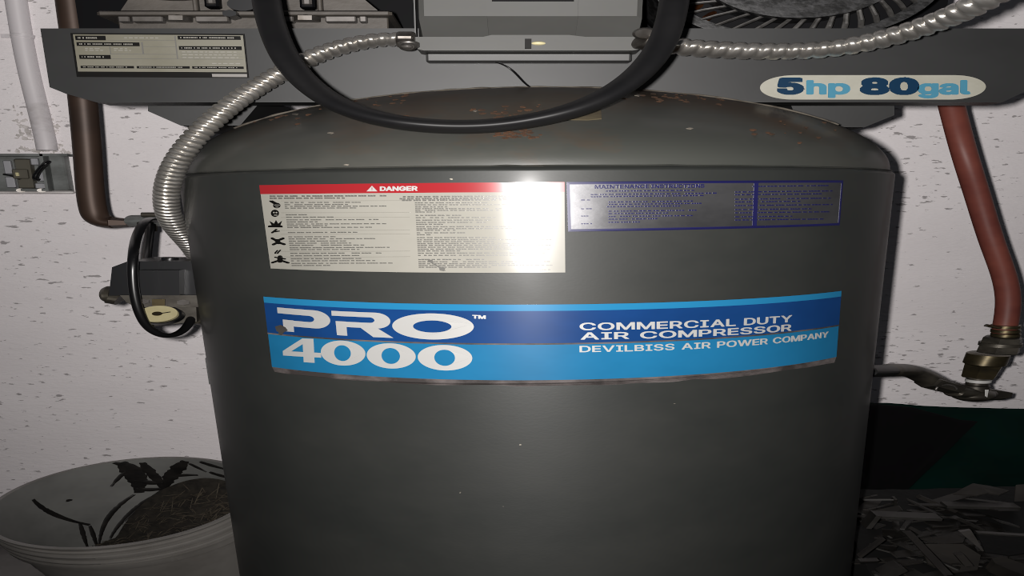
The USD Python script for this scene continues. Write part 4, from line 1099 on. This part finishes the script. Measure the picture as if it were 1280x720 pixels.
# the heap the scraps lie on
hx0, hx1 = P(1075, 700, 1.0)[0], P(1420, 700, 1.1)[0]
Vh, Fh, nx, ny = [], [], 40, 24
htop = lambda x, y: (P(1170, 668, 1.05)[2] - .02) + (y - 1.05) * .62 + .03 * (meshkit.fbm(np.array([x * 14, y * 14, 2.]), 3) - .5)
for i in range(nx + 1):
    for j in range(ny + 1):
        x, y = hx0 + (hx1 - hx0) * i / nx, .80 + (1.165 - .80) * j / ny
        d = math.hypot(x - TANK[0], y - TANK[1])
        if d < TR + .012:
            k = (TR + .012) / d
            x, y = TANK[0] + (x - TANK[0]) * k, TANK[1] + (y - TANK[1]) * k
        Vh.append((x, y, max(.01, htop(x, y)) if 0 < i < nx and 0 < j else .0))
for i in range(nx):
    for j in range(ny):
        a, b, c, d = i * (ny + 1) + j, (i + 1) * (ny + 1) + j, (i + 1) * (ny + 1) + j + 1, i * (ny + 1) + j + 1
        Fh += [(a, b, c), (a, c, d)]
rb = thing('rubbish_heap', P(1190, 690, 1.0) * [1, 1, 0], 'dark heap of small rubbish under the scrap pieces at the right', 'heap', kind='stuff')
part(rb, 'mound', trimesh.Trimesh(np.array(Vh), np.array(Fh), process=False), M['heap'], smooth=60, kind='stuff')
bits = []
for k in range(150):
    x, y = rng.uniform(P(1095, 700, 1.0)[0], P(1300, 700, 1.0)[0]), rng.uniform(.86, 1.14)
    if math.hypot(x - TANK[0], y - TANK[1]) < TR + .05:
        continue
    d = np.array([rng.gauss(0, 1), rng.gauss(0, .7), rng.gauss(0, .35)])
    d /= np.linalg.norm(d)
    e = np.cross(d, [rng.gauss(0, .4), rng.gauss(0, .4), 1])
    e /= np.linalg.norm(e)
    L, w_, q = rng.uniform(.015, .045), rng.uniform(.003, .014), np.array([x, y, htop(x, y) + .004])
    n_v = np.cross(d, e) * .0015
    bits.append(hull([q + a * d * L + b * e * w_ * (1 if a < 0 else .6) + c * n_v for a in (-1, 1) for b in (-1, 1) for c in (-1, 1)]))
part(rb, 'scrap_bits', bits, M['scrapbits'], smooth=False, kind='stuff')


def strip(name, a, b, wpx, t, Y, mt, label, cat, wmul=1.0, Yb=None):
    """a bar from photo point a to b at depth Y"""
    p, q = P(*a, Y), P(*b, Yb or Y)
    d = (q - p) / np.linalg.norm(q - p)
    up = np.cross(d, [0, 1, 0])
    up /= np.linalg.norm(up)
    w = wpx / 600 * Y / 2
    dp_ = np.array([0, 1, 0]) * t
    solo(name, hull([x + s * up * w * k + e for x, k in ((p, 1), (q, wmul)) for s in (-1, 1) for e in (dp_ * 0, dp_)]), M[mt], label, cat, smooth=20)


def shard(name, pts, Y, t, mt, label, cat, dy=0.0, kink=0.0, seed=1):
    """a crumpled or broken plate whose outline the photo gives; far edge lies further back"""
    ys = [p[1] for p in pts]
    r = random.Random(seed)
    v = np.array([P(x, y, Y + dy * (max(ys) - y) / max(1e-6, max(ys) - min(ys))) for x, y in pts])
    cen = v.mean(0) + [0, 0, kink]
    nrm = np.cross(v[1] - v[0], v[2] - v[0])
    nrm /= np.linalg.norm(nrm)
    off = np.array([0, .3, -1.0]) * t
    n = len(v)
    V = np.vstack([v, cen, v + off, cen + off])
    F = []
    for i in range(n):
        j = (i + 1) % n
        F += [(i, j, n), (n + 1 + j, n + 1 + i, 2 * n + 1), (i, n + 1 + i, n + 1 + j), (i, n + 1 + j, j)]
    m = trimesh.Trimesh(V, np.array(F), process=False)
    m.fix_normals()
    solo(name, m, M[mt], label, cat, smooth=False)


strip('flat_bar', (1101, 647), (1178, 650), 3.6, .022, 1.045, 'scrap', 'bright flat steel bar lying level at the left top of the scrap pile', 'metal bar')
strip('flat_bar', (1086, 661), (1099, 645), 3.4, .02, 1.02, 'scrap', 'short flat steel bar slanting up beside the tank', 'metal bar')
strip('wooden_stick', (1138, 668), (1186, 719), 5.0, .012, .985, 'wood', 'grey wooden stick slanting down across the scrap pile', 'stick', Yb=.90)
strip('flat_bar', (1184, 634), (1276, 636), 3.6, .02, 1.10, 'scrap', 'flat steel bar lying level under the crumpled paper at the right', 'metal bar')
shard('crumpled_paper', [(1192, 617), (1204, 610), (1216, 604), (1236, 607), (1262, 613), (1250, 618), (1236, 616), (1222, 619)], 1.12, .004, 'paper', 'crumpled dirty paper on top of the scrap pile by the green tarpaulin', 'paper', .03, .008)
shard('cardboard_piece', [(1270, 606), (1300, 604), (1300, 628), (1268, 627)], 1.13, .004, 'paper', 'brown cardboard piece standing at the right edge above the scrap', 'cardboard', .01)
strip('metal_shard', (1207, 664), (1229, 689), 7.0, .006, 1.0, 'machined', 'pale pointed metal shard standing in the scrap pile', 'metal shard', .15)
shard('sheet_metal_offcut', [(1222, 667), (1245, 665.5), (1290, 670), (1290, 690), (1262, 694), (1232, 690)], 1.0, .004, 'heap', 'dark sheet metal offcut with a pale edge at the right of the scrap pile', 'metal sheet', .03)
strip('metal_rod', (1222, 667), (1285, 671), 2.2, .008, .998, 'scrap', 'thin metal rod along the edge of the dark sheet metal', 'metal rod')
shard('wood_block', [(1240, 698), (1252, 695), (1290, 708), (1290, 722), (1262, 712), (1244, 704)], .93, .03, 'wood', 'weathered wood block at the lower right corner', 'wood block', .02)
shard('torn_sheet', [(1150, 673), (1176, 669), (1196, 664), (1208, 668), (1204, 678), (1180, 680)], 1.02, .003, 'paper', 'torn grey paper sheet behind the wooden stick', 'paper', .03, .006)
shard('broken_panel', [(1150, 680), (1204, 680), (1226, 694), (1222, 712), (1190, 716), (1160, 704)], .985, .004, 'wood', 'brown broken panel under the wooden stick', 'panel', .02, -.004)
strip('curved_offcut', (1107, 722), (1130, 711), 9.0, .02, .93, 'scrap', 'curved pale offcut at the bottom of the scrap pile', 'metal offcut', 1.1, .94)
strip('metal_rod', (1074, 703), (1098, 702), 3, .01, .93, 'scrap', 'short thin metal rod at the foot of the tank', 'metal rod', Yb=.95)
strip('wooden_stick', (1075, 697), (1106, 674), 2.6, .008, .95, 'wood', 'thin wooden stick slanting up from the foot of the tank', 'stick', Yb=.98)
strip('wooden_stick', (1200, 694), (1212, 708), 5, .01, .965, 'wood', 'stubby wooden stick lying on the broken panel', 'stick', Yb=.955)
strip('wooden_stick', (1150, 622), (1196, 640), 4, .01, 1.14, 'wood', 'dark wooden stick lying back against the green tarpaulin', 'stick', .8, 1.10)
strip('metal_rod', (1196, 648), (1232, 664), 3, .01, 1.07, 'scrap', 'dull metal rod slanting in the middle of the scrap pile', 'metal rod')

# ---------------------------------------------------------------- small litter on the tank's head
def head_patch(pts, t, name, mt, label, cat):
    v = np.array([on_head(*p) for p in pts])
    nrm = np.array([0, -.55, .83])
    solo(name, hull(np.vstack([v - nrm * t * .5, v + nrm * t])), M[mt], label, cat, smooth=False)
head_patch([(700, 150), (708, 143), (728, 137), (751, 137), (752, 149), (735, 150.5)], .0012, 'masking_tape', 'tapemask', 'scrap of old yellowed tape lying on the tank top under the black hose', 'tape')
for k, (x, y, w) in enumerate(((369, 143, 4), (413, 166.5, 4), (433, 206.5, 3.5), (862, 161, 4.5), (797, 119.5, 4), (594, 139, 2.6))):
    head_patch([(x - w, y), (x, y - 1), (x + w, y - .3), (x + w * .4, y + 1)], .0008, 'paint_chip', 'chip', ['pale paint chip near the left end of the tank top', 'pale paint chip on the tank top left of the black hose loop', 'pale paint chip just above the seam over the warning label', 'pale paint chip on the tank top right of the black hose loop', 'pale paint chip at the beam edge right of the black hose', 'tiny pale paint chip inside the black hose loop'][k], 'paint chip')
# pale dust along the line where the head meets the beam, and loose rust on the head
dl = []
for x in np.linspace(TANK[0] - .235, TANK[0] + .235, 120):
    q = 1 - ((x - TANK[0]) ** 2 + (YB - TANK[1]) ** 2) / HR ** 2
    if q > 0:
        p = from_tank([x, YB, ZS + .004 + (HH - .004) * math.sqrt(q)])
        dl.append([p[0], YB - .001, p[2] + .0008])
dl = np.array(dl)
part(comp, 'dust_line', sweep(dl, np.array([.0006 + .0016 * meshkit.noise(np.array([i * .35, 2., 5.])) for i in range(len(dl))]), 7), M['dust'], smooth=60, label='pale dust along the line where the beam meets the tank top')
fl = []
for cx, cy, sx, sy, n in ((645, 167, 26, 4, 46), (655, 140, 60, 8, 40), (860, 122, 60, 6, 40), (350, 145, 30, 8, 16), (480, 124, 40, 7, 24), (1000, 165, 40, 12, 14), (560, 352, 0, 0, 0)):
    for k in range(n):
        h = on_head(cx + rng.gauss(0, .7) * sx, cy + rng.gauss(0, .7) * sy)
        if h is None:
            continue
        w = rng.uniform(.0010, .0032)
        n_v = np.array([0, -.6, .8])
        fl.append(hull([h + np.array([w * math.cos(a) * rng.uniform(.6, 1), w * .5 * math.sin(a), w * .5 * math.sin(a)]) + n_v * o for a in np.linspace(0, 6.28, 7)[:-1] for o in (-.0006, .0007)]))
part(comp, 'rust_flakes', fl, M['rust'], smooth=False, kind='stuff')
lw = [P(620, 78, .905), P(640, 88, .9), P(652, 100, .905), P(662, 108.5, .91)]
solo('loose_wire', sweep(spline(lw, .003), .0009, 8), M['tube'], 'thin dark wire hanging from the starter box onto the tank top', 'wire')
